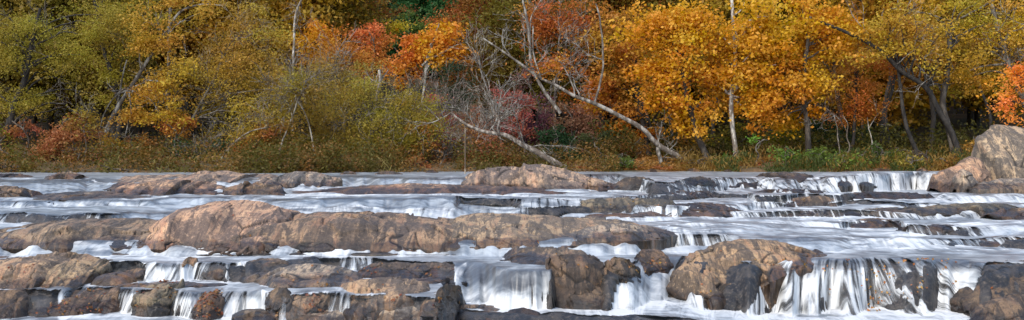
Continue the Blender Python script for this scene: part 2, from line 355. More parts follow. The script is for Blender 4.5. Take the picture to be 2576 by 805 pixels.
# ------------------------------------------------------------ rocks: every outcrop, slab and boulder a solid of its own
TINT = dict(tan=(1.0, 1.0, 1.0), pink=(1.10, 0.97, 0.90), brown=(1.0, 0.86, 0.72), grey=(0.74, 0.78, 0.82),
            dark=(0.62, 0.52, 0.43), black=(0.33, 0.29, 0.26), warm=(1.15, 0.92, 0.78), olive=(0.55, 0.56, 0.50))
ROCKS = []      # (object, tint) kept for the scatter of fallen leaves
def rock(label, top, vb, tint='tan', dep=None, p=0.75, rough=1.0, wet=0.30, Y=None, ends=True, back=1.0, cut=0, rnd=3.2, fac=1.0, brow=None, bhf=0.66, foamy=0.6, cat='rock', group='rocks in the river', name='river_rock'):
    top = np.array(top, float); u0, u1 = top[0, 0], top[-1, 0]
    if np.isscalar(vb): vb = [(u0, vb), (u1, vb)]
    vb = np.array(vb, float); um = 0.5*(u0+u1)
    Yb, zlev = water_at(um, np.interp(um, vb[:, 0], vb[:, 1]))
    wid = (u1-u0)*m_per(Y or Yb)
    if dep is None: dep = float(np.clip(wid*0.42, 0.35, 2.6))
    ns = int(np.clip((u1-u0)*PXS*1.1, 36, 480)); nt_f, nt_b = 56, 16
    s = np.linspace(0, 1, ns); u = u0+(u1-u0)*s
    ker = max(3, ns//14) | 1
    sm = lambda q, k: np.convolve(np.pad(q, k//2, 'edge'), np.ones(k)/k, 'valid')
    vbb = np.interp(u, vb[:, 0], vb[:, 1])
    ell = np.clip(1-np.abs(2*s-1)**rnd, 0.0, 1)**0.5*0.92+0.08
    if Y: Yf = np.full(ns, float(Y)); zb = CZ-(vbb*PXS-HOR)/FOC*Yf
    else:
        wa = np.array([water_at(a_, b_) for a_, b_ in zip(u, vbb)]); Yf, zb = sm(wa[:, 0], ker), sm(wa[:, 1], ker)
    Yf = Yf+dep*0.55*(1-ell); Yc = Yf+dep*(0.25+0.75*ell); dl = Yc-Yf
    if not Y: rock_foam(u, Yf, foamy, None)
    vt = sm(np.interp(u, top[:, 0], top[:, 1]), max(3, ns//45) | 1)
    zc = CZ-(vt*PXS-HOR)/FOC*Yc
    e = np.sqrt(np.clip(1-np.abs(2*s-1)**8, 0, 1)) if ends else np.ones(ns)
    hgt = np.maximum((zc-zb), 0.03)*e
    th = np.linspace(0, np.pi/2, nt_f)
    cy = np.cos(th)**p; sz = np.sin(th)**p
    und = np.array([-0.7, -0.3])
    # section: steep worn face up to a brow, then a flatter back rising to the crest
    bd = np.clip(0.34+0.16*fbm(u/90.0, len(ROCKS)*3.3, 0, 301, 3), 0.12, 0.7); bh = np.clip(bhf+0.16*fbm(u/70.0, len(ROCKS)*5.1, 0, 302, 3), 0.3, 0.92)
    if brow is not None:
        bq = np.array(brow, float); hv = (np.interp(u, bq[:, 0], bq[:, 1])); zbr = CZ-(hv*PXS-HOR)/FOC*(Yf+dl*bd); bh = np.clip((zbr-zb)/np.maximum(hgt, .05), 0.25, 0.93)
    tt = np.linspace(0, 1, nt_f)[:, None]; kn = 0.6
    yq = np.where(tt < kn, bd[None]*(tt/kn)**1.25, bd[None]+(1-bd[None])*(tt-kn)/(1-kn)); zq = np.where(tt < kn, bh[None]*(tt/kn)**0.8, bh[None]+(1-bh[None])*np.clip((tt-kn)/(1-kn), 0, 1)**0.9)
    K_ = np.ones(9)/9
    for q_ in (yq, zq):
        pq = np.concatenate([np.repeat(q_[:1], 4, 0)*1, q_, np.repeat(q_[-1:], 4, 0)]); q_[:] = sum(pq[i_:i_+nt_f] for i_ in range(9))/9.0
    yf = Yf[None]+dl[None, :]*yq; zf = zb[None, :]+hgt[None, :]*zq
    yu = np.repeat(yf[:1], 2, 0); zu = zb[None, :]+und[:, None]+0*s[None, :]
    tb_ = np.linspace(0, np.pi/2, nt_b+1)[1:]
    yk = Yc[None]+dl[None, :]*back*np.sin(tb_)[:, None]; zk = zb[None, :]-0.5+(hgt+0.5)[None, :]*(np.cos(tb_)**0.8)[:, None]
    Yg = np.concatenate([yu, yf, yk]); Zg = np.concatenate([zu, zf, zk])
    Xg = ((u*PXS-512)/FOC*Yc)[None, :]+0*Yg
    P = np.stack([Xg, Yg, Zg], -1); sd = len(ROCKS)*13+5
    hm = float(np.clip(np.median(hgt), 0.08, 1.3))
    # split faces: the hull is trimmed by a few planes
    if cut:
        rr_ = np.random.default_rng(sd); C = np.array([Xg.mean(), Yc.mean(), zb.mean()]); E = np.array([wid/2, max(dl.max(), .2), max(hgt.max(), .1)])
        Q = (P-C)/E
        for _ in range(cut):
            n_ = np.array([rr_.normal()*0.9, -abs(rr_.normal())*0.8, abs(rr_.normal())*0.75+0.05]); n_ /= np.linalg.norm(n_)
            dd = Q@n_; sup = dd.max(); ex = np.clip(dd-sup*(0.80+0.16*rr_.random()), 0, None)
            Q = Q-0.92*ex[..., None]*n_
        P = Q*E+C
    du = np.gradient(P, axis=1); dv = np.gradient(P, axis=0)
    nrm = np.cross(du, dv); nrm /= np.linalg.norm(nrm, axis=-1, keepdims=True)+1e-9
    Xg, Yg, Zg = P[..., 0], P[..., 1], P[..., 2]
    a = 0.06*rough*hm**0.8; f1 = 0.7/max(0.35, hm)
    d = a*fbm(Xg*f1*0.7+sd, Yg*f1, Zg*f1*1.3, sd, 3, 0.5)
    d -= 0.11*rough*min(hm, 0.9)*np.abs(fbm(Xg*f1*0.75+Zg*f1*0.5+sd, Yg*f1*0.5, Zg*f1*0.8-Xg*f1*0.2, sd+4, 2, 0.4))
    d += 0.010*rough*fbm(Xg*5+sd, Yg*5, Zg*8, sd+3, 3, 0.6)
    led = Zg*5.0+Xg*0.55+0.5*fbm(Xg*0.8+sd, Yg*0.8, Zg, sd+6, 3)
    d += 0.026*rough*min(hm, 0.8)*(sstep(0.25, 0.4, led % 1)-sstep(0.8, 1.0, led % 1))*sstep(-0.1, 0.3, fbm(Xg*0.7, Yg*.7, Zg, sd+7, 2))
    cr = np.abs(fbm(Xg*0.55+Zg*0.9+sd*0.7, Yg*0.6, Zg*0.7-Xg*0.25, sd+9, 4, 0.45))
    crack = np.clip(1-cr/0.030, 0, 1)*sstep(-0.05, 0.2, fbm(Xg*0.4, Zg*0.6, sd, 77, 2))
    cr2 = np.abs(fbm(Xg*1.1-Zg*1.3+sd*0.3, Yg*0.9, Zg*0.8, sd+10, 4, 0.5))
    crack = np.maximum(crack, 0.8*np.clip(1-cr2/0.022, 0, 1)*sstep(0.05, 0.3, fbm(Xg*0.6, Zg*0.9, sd+2, 78, 2)))
    d -= 0.07*rough*crack*min(1.0, hm*2)
    cs_ = float(np.clip(hm*1.5, 0.35, 1.6)); ch, ce = cells(Xg, Yg, Zg, cs_, sd+21, 0.7 if wid > 4 else 0.3)
    d += 0.075*cs_*fac*ch; edge = np.clip(1-ce/0.055, 0, 1)*sstep(0.05, 0.3, fbm(Xg*0.8, Zg*0.9, Yg*.5, sd+22, 2))
    d -= 0.035*min(1, hm*2)*edge; crack = np.maximum(crack, 0.75*edge)
    P = P+nrm*d[..., None]
    # settle the worn block back to its surveyed width and height
    vis = P[..., 2] > zb[None]+0.04
    uP = (P[..., 0]/P[..., 1]*FOC+512)/PXS
    if vis.any():
        lo, hi = uP[vis].min(), uP[vis].max()
        us = u0+(uP-lo)*(u1-u0)/max(hi-lo, 1e-3); P[..., 0] = (us*PXS-512)/FOC*P[..., 1]
    ztop = P[..., 2].max(0); zsc = sm(np.clip((zc-zb)/np.maximum(ztop-zb, 0.03), 0.5, 3.0), max(3, ns//8) | 1)
    up = P[..., 2]-zb[None]; P[..., 2] = zb[None]+np.where(up > 0, up*zsc[None], up)
    hab = P[..., 2]-zb[None, :]
    wv = 1-np.clip(hab/wet, 0, 1)
    me = mesh_np(name, P.reshape(-1, 3), grid_faces(*Xg.shape), M_ROCK, dict(wet=wv.ravel(), crack=crack.ravel()))
    o = obj(name, me, color=TINT[tint] if isinstance(tint, str) else tint)
    tag(o, label, cat, group); ROCKS.append(o)
    return o
# upstream band, left to right
rock('low pinkish slab at the far left edge under the red bushes', [(-90,446),(-40,438),(30,436),(70,440),(92,447)], 450, 'pink')
rock('small rust brown mound under the leaning pale trunk', [(112,449),(140,436),(170,429),(200,438),(225,449)], 452, 'brown', rough=1.4)
rock('wide grey pink slab at the far waterline under the bare branches', [(235,468),(280,444),(370,440),(450,440),(500,429),(545,430),(600,437),(680,441),(720,462)], 478, 'pink', dep=4.5)
rock('low brown shelf in front of the wide grey pink slab', [(268,488),(300,462),(360,456),(430,452),(500,456),(560,470),(580,488)], 492, 'warm', dep=2.2)
rock('flat tan slab below the smooth slide at the left', [(70,501),(110,487),(170,482),(240,481),(300,487),(390,490),(420,497)], 503, 'tan', dep=2.0)
rock('dark brown ledge at the far left below the smooth slide', [(-80,490),(-20,470),(20,466),(70,472),(100,486),(110,497)], 500, 'dark', rough=1.5, cut=8)
rock('dark brown rough mound left of the smooth tan dome', [(560,488),(575,472),(600,463),(640,459),(680,466),(705,482),(715,490)], 493, 'dark', rough=1.5, cut=8)
rock('smooth tan dome standing at the far waterline', [(655,468),(675,452),(705,438),(740,431),(790,433),(830,442),(862,455)], 472, 'tan', dep=1.8)
rock('tiny brown stone on the far waterline beside the leaning trunk', [(858,437),(868,431),(880,430),(895,437)], 439, 'brown')
rock('small low stone out on the upper water left of the thin pole', [(945,437),(960,431),(985,430),(1012,437)], 439, 'tan')
rock('long flat rust brown slab reaching to the pink dome rock', [(735,491),(790,477),(860,470),(930,465),(1000,461),(1080,463),(1150,466),(1240,468),(1320,474),(1410,484)], 490, 'warm', dep=3.2, rough=0.8)
rock('knobbly pinkish rock under the fallen log foot', [(1150,470),(1172,440),(1200,428),(1240,421),(1285,418),(1320,424),(1345,455),(1350,474)], 476, 'pink', dep=2.0, rough=1.3)
rock('large pinkish dome rock with a long sloping back in midstream', [(1298,470),(1303,436),(1318,417),(1345,413),(1385,417),(1430,430),(1480,445),(1530,462),(1565,477)], 480, 'pink', dep=2.4, rough=0.9)
rock('dark wet rock right of the pink dome rock', [(1535,470),(1560,450),(1590,443),(1620,448),(1640,466),(1650,478)], 479, 'black', rough=1.5, cut=8)
rock('dark low hump between two distant cascades', [(1705,462),(1730,448),(1765,443),(1790,450),(1800,464)], 466, 'black', rough=1.4, cut=8)
rock('long dark ledge below the distant hump', [(1660,496),(1680,481),(1730,478),(1780,480),(1810,494)], 497, 'dark', rough=1.4, cut=8)
rock('flat dark rock sheet left of the far white fall', [(1895,452),(1920,436),(1975,431),(2030,436),(2065,452)], 457, 'black', dep=2.2, cut=8)
rock('black wet ledge between the white fall and the bank boulder', [(2300,470),(2308,440),(2322,431),(2345,432),(2362,450),(2366,472)], 475, 'black', dep=1.0, cut=8)
rock('brown wet rock with a leaf or two in the right rapids', [(1968,520),(1985,503),(2020,494),(2060,491),(2095,500),(2108,512)], 521, 'dark', rough=1.4, cut=8)
rock('long dark shelf crossing the right rapids near the bank boulder', [(2105,500),(2130,486),(2190,482),(2260,483),(2330,486),(2352,499)], 502, 'black', dep=0.8, cut=8)
rock('long flat olive brown shelf across the right rapids', [(2150,541),(2180,526),(2260,521),(2340,520),(2400,513),(2460,510),(2530,513),(2572,524),(2590,536)], 542, 'olive', dep=1.0, rough=0.8)
rock('black left tail of the long olive shelf', [(1975,543),(1995,530),(2060,526),(2130,527),(2165,540)], 545, 'black', dep=0.5, cut=8)
rock('dark wedge rock at the right edge below the shelf', [(2470,552),(2500,538),(2540,528),(2600,524),(2690,530),(2720,550)], 556, 'dark', dep=1.2, cut=8)
rock('brown hump under the short rounded cascade', [(2125,572),(2150,555),(2200,548),(2240,552),(2280,570)], 575, 'dark', dep=0.7, cut=8)
rock('low dark hump under the wide ripple fall', [(2265,581),(2290,569),(2340,563),(2400,566),(2445,580)], 583, 'black', dep=0.6, cut=8)
rock('dark brown ledge at the right edge above the veil fall', [(2440,618),(2465,602),(2510,593),(2570,594),(2620,600),(2680,618)], 622, 'dark', dep=0.9, cut=8)
rock('square grey green ledge in midstream', [(1448,533),(1456,508),(1490,500),(1560,497),(1640,499),(1690,506),(1712,530)], 536, 'olive', dep=1.0, p=0.5)
rock('thin dark ledge right of the square grey green ledge', [(1690,527),(1710,513),(1770,509),(1830,516),(1855,527)], 530, 'dark', dep=0.7, cut=8)
rock('flat brown slab just below the square grey green ledge', [(1590,543),(1625,530),(1690,521),(1760,517),(1810,526),(1850,540)], 545, 'brown', dep=1.3)
rock('slim brown slab left of the flat brown slab', [(1480,544),(1510,538),(1570,536),(1610,541),(1620,546)], 548, 'brown', dep=0.8)
# big boulders by the right bank
rock('big split boulder on the right bank with a pink face and pale top', [(2438,468),(2445,420),(2452,380),(2462,350),(2485,325),(2515,312),(2570,318),(2640,335),(2700,390),(2740,470)], 471, (1.0,0.95,0.86), dep=2.2, p=0.62, Y=41.5, cat='boulder', cut=12, rough=0.6, fac=1.3)
rock('brown lower shoulder leaning on the big split boulder', [(2336,472),(2345,444),(2370,430),(2410,415),(2450,392),(2478,400),(2492,440),(2500,473)], 474, 'warm', dep=1.4, p=0.6, Y=40.8, cat='boulder', cut=9)
rock('small tan block at the foot of the big split boulder', [(2392,473),(2402,440),(2420,424),(2445,436),(2460,455),(2468,474)], 475, 'tan', dep=0.7, p=0.6, Y=40.2, cat='boulder', cut=9)
rock('flat tan apron of rock at the right edge below the big boulder', [(2440,474),(2480,460),(2530,450),(2600,447),(2700,452),(2760,472)], 477, 'tan', dep=1.0, Y=39.4)
# the long outcrop
rock('long grey brown back of the outcrop at the left edge', [(-140,600),(-100,575),(0,571),(80,559),(180,551),(330,549),(372,553),(420,562),(470,590)], [(-140,618),(0,620),(110,628),(470,630)], (0.68,0.62,0.56), dep=2.6, rough=0.8, p=0.62, rnd=9, fac=0.8, brow=[(-140,600),(0,585),(80,580),(180,572),(300,578),(380,590),(470,610)])
rock('tall pink faced hump of the long outcrop', [(338,628),(360,598),(390,566),(420,538),(450,520),(490,512),(535,505),(610,502),(660,507),(700,520),(745,538),(775,580)], 632, (1.22,0.98,0.86), dep=3.0, rough=0.75, p=0.72, rnd=9, fac=0.8, brow=[(338,630),(400,566),(430,548),(500,530),(570,520),(610,545),(680,560),(775,590)])
rock('broad brown middle of the long outcrop streaked with dark cracks', [(545,632),(570,596),(620,562),(680,548),(740,538),(860,531),(960,533),(1040,541),(1090,548),(1150,552),(1190,572),(1215,610)], 635, (0.74,0.63,0.55), dep=3.0, rough=0.8, p=0.62, rnd=9, fac=0.8, brow=[(545,632),(600,600),(640,572),(740,562),(860,556),(950,562),(1000,578),(1060,572),(1120,580),(1215,610)])
rock('smooth grey tan right wing of the long outcrop', [(1072,622),(1100,588),(1130,562),(1165,546),(1215,539),(1310,540),(1420,546),(1500,549),(1570,556),(1640,572),(1680,590)], [(1070,628),(1400,624),(1520,612),(1680,598)], (1.0,0.90,0.76), dep=2.8, rough=0.7, p=0.62, rnd=9, fac=0.8, brow=[(1072,626),(1120,592),(1180,566),(1300,574),(1400,588),(1500,578),(1600,580),(1680,594)])
rock('tan tip at the right end of the long outcrop', [(1380,620),(1420,596),(1470,578),(1520,565),(1570,562),(1640,570),(1700,584)], [(1380,626),(1490,614),(1560,608),(1700,592)], 'tan', dep=1.2, rough=1.0, rnd=9, fac=0.8)
rock('low grey skirt of rock along the foot of the long outcrop', [(380,640),(440,632),(560,630),(700,627),(860,628),(1000,630),(1100,634),(1160,640)], 641, 'grey', dep=0.8, rough=0.6)
# foreground, left half
rock('rounded brown boulder at the left edge of the lower ledges', [(-120,690),(-60,660),(-20,655),(40,650),(120,640),(200,640),(245,652),(275,690)], [(-120,728),(60,738),(275,715)], 'brown', dep=1.6, cut=7, wet=0.26)
rock('broad grey tan boulder overlapping the rounded brown boulder', [(46,738),(60,712),(85,690),(130,668),(180,656),(235,653),(285,656),(304,680),(308,704)], [(46,744),(200,738),(308,708)], (0.85,0.78,0.66), dep=1.3, p=0.8, cut=7, wet=0.26)
rock('flat pinkish slab just above the rounded brown boulder', [(-100,655),(-40,646),(0,643),(40,646),(80,655)], 657, 'brown', dep=0.8, cut=7, wet=0.26)
rock('small dark ledge right of the broad grey tan boulder', [(303,702),(315,684),(345,674),(372,678),(388,696)], 704, 'dark', rough=1.5, cut=8, wet=0.26)
rock('dark brown block left of the small domed fall', [(448,690),(455,655),(475,646),(498,650),(503,690)], 694, 'dark', p=0.6, rough=1.4, cut=8, wet=0.26)
rock('round dark rock under the small domed fall', [(492,700),(512,678),(550,668),(590,672),(614,700)], 704, 'black', dep=0.5, cut=8, wet=0.26)
rock('flat dark ledge right of the small domed fall', [(610,682),(622,660),(650,650),(700,651),(735,664),(745,682)], 686, 'dark', p=0.6, cut=8, wet=0.26)
rock('pale grey slab below the flat dark ledge', [(608,702),(630,688),(665,676),(695,680),(720,700)], 706, 'grey', dep=0.7, cut=7, wet=0.26)
rock('small black rock left of the split trickle', [(755,662),(765,648),(785,644),(800,650),(808,664)], 667, 'black', cut=8, wet=0.26)
rock('dark leaf dotted ledge beneath the split trickle', [(880,700),(900,672),(950,660),(1030,664),(1100,660),(1150,672),(1170,700)], 704, 'dark', dep=0.9, rough=1.3, cut=8, wet=0.26)
rock('flat tan dome rock in the middle of the lower ledges', [(640,718),(665,698),(690,680),(730,666),(790,665),(850,676),(890,688),(925,712)], 724, 'tan', dep=1.4, rough=1.2, cut=7, wet=0.26)
rock('broad brown boulder right of the flat tan dome rock', [(848,770),(860,725),(890,706),(950,699),(1020,704),(1075,718),(1092,740),(1098,768)], 782, 'brown', dep=1.2, rough=1.2, cut=7, wet=0.26)
rock('thin dark slab above the broad brown boulder', [(1035,712),(1055,700),(1100,697),(1140,704),(1150,712)], 715, 'dark', dep=0.5, cut=8, wet=0.26)
rock('small black rock with red leaves left of the heavy smooth fall', [(1092,766),(1100,728),(1120,716),(1150,718),(1164,745),(1168,766)], 772, 'black', p=0.6, cut=8, wet=0.26)
rock('tan boulder at the bottom edge below the broad brown boulder', [(930,812),(945,775),(980,755),(1030,745),(1080,752),(1130,775),(1160,812)], 818, 'tan', dep=1.0, rough=1.2, cut=7, wet=0.26)
rock('low grey brown boulder left of the churning pool', [(1120,806),(1135,775),(1165,764),(1220,770),(1265,786),(1295,806)], 810, (0.62,0.53,0.46), dep=0.9, cut=7, wet=0.26)
rock('leaf strewn dark block with a trickle at each end', [(683,790),(700,756),(730,742),(790,737),(828,738),(842,752),(848,788)], 796, 'dark', p=0.65, rough=1.3, cut=8, wet=0.26)
rock('long tan boulder along the bottom edge', [(700,815),(730,793),(780,781),(850,778),(910,782),(950,796),(970,815)], 824, 'tan', dep=0.8, cut=7, wet=0.26)
rock('plain grey stone on the bottom edge in front of the short white fall', [(582,815),(588,790),(612,778),(655,778),(695,790),(715,815)], 824, (0.5,0.48,0.46), dep=0.7, rough=0.6, cut=7, wet=0.26)
rock('dark rock left of the leaf strewn block', [(662,778),(668,740),(690,724),(720,724),(738,745),(742,778)], 785, 'black', p=0.6, cut=8, wet=0.26)
rock('leaf strewn brown ledge in the lower left', [(60,790),(90,760),(140,738),(200,724),(260,720),(310,722),(330,750),(338,790)], 798, (0.50,0.41,0.36), dep=1.3, rough=1.4, cut=7, wet=0.26)
rock('hollowed olive brown rock between two thin falls', [(328,794),(334,745),(350,722),(390,716),(440,714),(478,720),(486,750),(470,794)], 799, 'olive', dep=0.9, p=0.6, rough=1.6, cut=7, wet=0.26)
rock('dark rock covered with orange leaves left of the short white fall', [(478,804),(490,765),(510,738),(545,730),(572,740),(580,804)], 806, (0.36,0.29,0.25), dep=0.7, p=0.7, rough=1.3, cut=7, wet=0.26)
rock('flat leafy shelf above the hollowed rock', [(310,722),(340,712),(400,707),(460,709),(500,716),(520,722)], 724, 'brown', dep=0.6, cut=7, wet=0.26)
# foreground, centre and right
rock('grey brown slab capping the black blocks in the centre', [(1268,660),(1285,638),(1310,624),(1360,621),(1420,623),(1470,632),(1500,650),(1520,680)], [(1268,662),(1380,668),(1520,700)], (0.66,0.58,0.50), dep=1.3, p=0.6, rough=1.1, cut=7, wet=0.26)
rock('tall dark brown block between the two white chutes', [(1366,760),(1372,672),(1390,645),(1440,638),(1490,642),(1515,662),(1530,700),(1536,760)], 778, (0.36,0.30,0.26), bhf=0.74, dep=0.9, p=0.7, rough=1.2, cut=7, wet=0.26)
rock('low rounded black rock at the foot of the tall dark block', [(1402,772),(1410,735),(1435,712),(1480,707),(1515,720),(1538,745),(1546,772)], 780, 'black', dep=0.7, p=0.7, rough=1.1, cut=8, wet=0.26)
rock('black stepped blocks right of the tall dark block', [(1515,712),(1522,660),(1545,646),(1585,650),(1605,672),(1614,712)], 716, 'black', p=0.5, rough=1.8, cut=8, wet=0.26)
rock('brown leafy rock at the head of the bright chute', [(1592,682),(1602,645),(1625,630),(1660,626),(1685,640),(1698,668)], 686, (0.5,0.4,0.33), dep=0.8, rough=1.3, cut=7, wet=0.26)
rock('large boulder with a tan crown and black flanks above the veil fall', [(1672,776),(1684,730),(1705,685),(1730,652),(1775,627),(1830,609),(1880,603),(1940,606),(2000,622),(2050,636),(2090,650)], [(1672,778),(1740,777),(1790,766),(1830,748),(1880,712),(1940,682),(2000,668),(2090,656)], (0.92,0.78,0.62), dep=1.9, rough=1.2, p=0.85, wet=0.3, cut=7)
rock('layered black rock at the lower right corner', [(2368,800),(2388,762),(2420,735),(2450,708),(2500,698),(2560,692),(2640,690),(2700,800)], 808, 'black', dep=1.3, p=0.7, rough=1.8, cut=8, wet=0.26)
rock('brown ridged rock on the bottom edge at the right corner', [(2440,815),(2455,785),(2480,765),(2530,748),(2580,738),(2650,740),(2710,815)], 822, (0.42,0.36,0.32), dep=0.9, rough=1.6, cut=7, wet=0.26)
rock('low ledge heaped with red leaves near the right edge', [(2470,690),(2490,668),(2530,658),(2590,656),(2660,662),(2700,690)], 693, 'dark', dep=0.7, rough=1.3, cut=8, wet=0.26)
rock('small black stone awash in the churning pool', [(1276,797),(1290,780),(1318,774),(1345,784),(1358,797)], 800, 'black', cut=8, wet=0.26)

rock('low black sheet between the distant hump and the far white fall', [(1800,470),(1830,459),(1880,455),(1930,460),(1960,470)], 472, 'black', dep=0.8)
rock('small black ledge just left of the far white fall', [(2070,466),(2095,455),(2140,451),(2180,456),(2200,468)], 470, 'black', dep=0.8)
rock('narrow dark ledge in the middle of the far rapids', [(1905,484),(1940,476),(2000,474),(2050,479),(2070,486)], 487, 'dark', dep=0.6)


for i_, (ua, va, w_, h_, lab) in enumerate(((1640,431,26,7,'little brown stone at the foot of the leaning pale sycamore'),(1745,430,34,8,'little tan stone below the shaded brown shrub'),(1830,431,22,6,'small grey stone under the mid green shrub'),(1965,430,40,8,'low stone under the low leafy green shrub'),(2120,431,30,7,'small stone under the broad weedy green clump'),(2215,431,46,9,'flat stone at the waterline left of the yellowing weed clump'),(2320,430,30,9,'small brown stone beside the straggly rust weed clump'),(1085,433,28,6,'small brown stone at the waterline left of the pole'),(770,432,26,5,'tiny stone behind the smooth tan dome'))):
    rock(lab, [(ua-w_/2,va+1),(ua-w_*.3,va-h_*.7),(ua,va-h_),(ua+w_*.3,va-h_*.6),(ua+w_/2,va+1)], va+2, 'brown', dep=0.5, cut=5, group='stones along the far shore')

rock('dark wet block at the bottom left corner under the boulders', [(-110,800),(-70,745),(-10,728),(40,732),(85,750),(98,800)], 806, (0.45,0.37,0.31), dep=0.9, cut=6, wet=0.28)
rock('dark brown block below the flat tan dome rock', [(855,790),(868,755),(905,742),(950,748),(975,775),(985,792)], 798, 'dark', dep=0.7, cut=6, wet=0.28)
rock('squat dark block between the tan boulder and the small black rock', [(1055,790),(1068,755),(1090,742),(1125,748),(1150,775),(1158,792)], 797, 'dark', dep=0.6, cut=6, wet=0.28)
rock('low brown ledge left of the small dark ledge', [(230,716),(250,690),(290,684),(330,692),(345,714)], 719, 'brown', dep=0.6, cut=5, wet=0.35)
flow = np.stack([XG+FAN+0.12*fbm(XG*0.5, YG*0.5, 1, 51, 3), -YG+arc, np.zeros_like(U)], -1).reshape(-1, 3)
V = np.stack([XG, YG, ZG], -1).reshape(-1, 3)
F = grid_faces(nr, nc)
fcol = np.arange(len(F)) % (nc-1); frow = np.arange(len(F))//(nc-1)
owner = np.zeros(len(F), int)
FALLS = [   # ledge index, u range, label
 (0,2205,2345,'small white fall dropping over dark rock left of the big bank boulder'),
 (0,1625,1735,'little distant cascade beside the big pinkish dome rock upstream'),
 (1,1158,1300,'low comb of white water just below the pink dome rock'),
 (2,1325,1475,'comb cascade ending against the square grey green ledge'),
 (2,-40,290,'thin curved curtain of water above the left end of the long outcrop'),
 (2,2010,2270,'narrow curtain on the middle step above the long flat shelf'),
 (3,1985,2170,'thin dripping curtain under the left end of the long flat shelf'),
 (4,2138,2275,'short rounded cascade over a brown hump in the right rapids'),
 (4,2282,2440,'low wide ripple fall in the right rapids below the flat shelf'),
 (5,1690,1840,'fan shaped cascade above the large tan and black boulder'),
 (5,2395,2600,'stepped cascade by the right edge above the wide veil fall'),
 (6,488,620,'small domed fall spilling over a round dark rock'),
 (6,368,480,'short foaming chute left of the small domed fall'),
 (6,860,935,'tiny split trickle over the dark leafy ledge'),
 (6,1145,1395,'heavy smooth fall pouring in the central gap'),
 (6,1535,1735,'bright white chute between the black blocks and the large tan boulder'),
 (6,1738,1880,'slanting white chute running down below the large tan boulder'),
 (6,1880,2215,'wide veil waterfall of many thin white threads'),
 (6,2215,2470,'sparse trickling fall over black rock dotted with yellow leaves'),
 (7,155,245,'white threads sliding down the leaf strewn ledge in the lower left'),
 (7,300,348,'single thin spout beside the hollowed rock'),
 (7,440,530,'slanting threads of water right of the hollowed rock'),
 (7,555,672,'short broad white fall behind the plain grey stone'),
 (7,828,880,'narrow spout at the right end of the dark leafy block'),
 (7,676,722,'narrow trickle at the left end of the dark leafy block'),
]
ymid = (YG[:-1, :-1]+YG[1:, :-1])*0.5; ymid = ymid.ravel()
for i, (k, a, b, lab) in enumerate(FALLS):
    L = LEDGE[k]; u = uu[fcol]
    s = (u >= a) & (u < b) & (ymid < (L['Yl']+0.06)[fcol]) & (ymid > (L['Yb']-0.10)[fcol]) & (owner == 0)
    owner[s] = i+1
AT = dict(foam=foam.ravel(), thin=thin.ravel(), film=film.ravel(), flowco=flow)
def sub_mesh(name, sel, mat):
    f = F[sel]; ids, inv = np.unique(f, return_inverse=True)
    return mesh_np(name, V[ids], inv.reshape(-1, 4), mat, {k: a[ids] for k, a in AT.items()})
o = obj('river_water', sub_mesh('river_water', owner == 0, M_WATER)); o['kind'] = 'structure'
for i, (k, a, b, lab) in enumerate(FALLS):
    tag(obj('waterfall', sub_mesh('waterfall', owner == i+1, M_WATER)), lab, 'waterfall', 'falls and cascades over the river ledges')
# bedrock under the water
cs = slice(None, None, 2)
xb, yb, zb = XG[:, cs], YG[:, cs], ZG[:, cs]
tb = thin[:, cs]
bedn = fbm(xb*1.6, yb*1.6, zb*1.6, 61, 5)
lip_d = np.where(tb > 0.05, 0.045, 0.16)
zbed = zb-lip_d+0.035*bedn*(tb > 0.05)-0.25*sstep(47, 52, yb)
ch, ce = cells(xb, yb, zb, 0.55, 640, 0.4)
yb = yb-0.16*sstep(0.3, 0.7, tb)*ch; zbed = zbed+0.05*sstep(0.5, 0.8, tb)*ch-0.03*np.clip(1-ce/.08, 0, 1)
o = obj('riverbed', mesh_np('riverbed', np.stack([xb, yb+0.10*sstep(0.3, 0.7, tb)*fbm(xb*2.2, zb*2.6, yb*1.5, 63, 4), zbed], -1).reshape(-1, 3), grid_faces(*xb.shape), M_BED)); o['kind'] = 'structure'

# ------------------------------------------------------------ far bank, hillside, trees
def shore(x):
    x = np.asarray(x, float)
    return 56.6+1.1*fbm(x*0.12, 0.3, 0, 91, 3)-2.5*sstep(-3.5, -9.5, x)+0.5*fbm(x*0.6, 2.3, 0, 92, 3)
def ground_z(x, Y):
    """height of the far bank and the hill behind it"""
    x = np.asarray(x, float); Y = np.asarray(Y, float)
    t = Y-shore(x)
    z = CZ-2.35+1.42*sstep(-1.2, 0.6, t)+0.45*sstep(0.4, 4, t)+0.045*np.clip(t-3, 0, 15)+0.17*np.clip(Y-72, 0, 400)
    return z+0.10*fbm(x*0.7, Y*0.7, 0, 93, 4)*sstep(-1, 1, t)+0.8*fbm(x*0.05, Y*0.05, 0, 94, 2)*sstep(75, 95, Y)
gx = np.concatenate([np.linspace(-420, -45, 26), np.linspace(-44, 44, 260), np.linspace(45, 420, 26)])
gy = np.concatenate([np.linspace(45, 48.5, 5), np.linspace(48.7, 66, 110), np.linspace(66.5, 130, 80), np.linspace(133, 420, 40)])
GX, GY = np.meshgrid(gx, gy)
o = obj('ground', mesh_np('ground', np.stack([GX, GY, ground_z(GX, GY)], -1).reshape(-1, 3), grid_faces(*GX.shape), M_GROUND)); o['kind'] = 'structure'

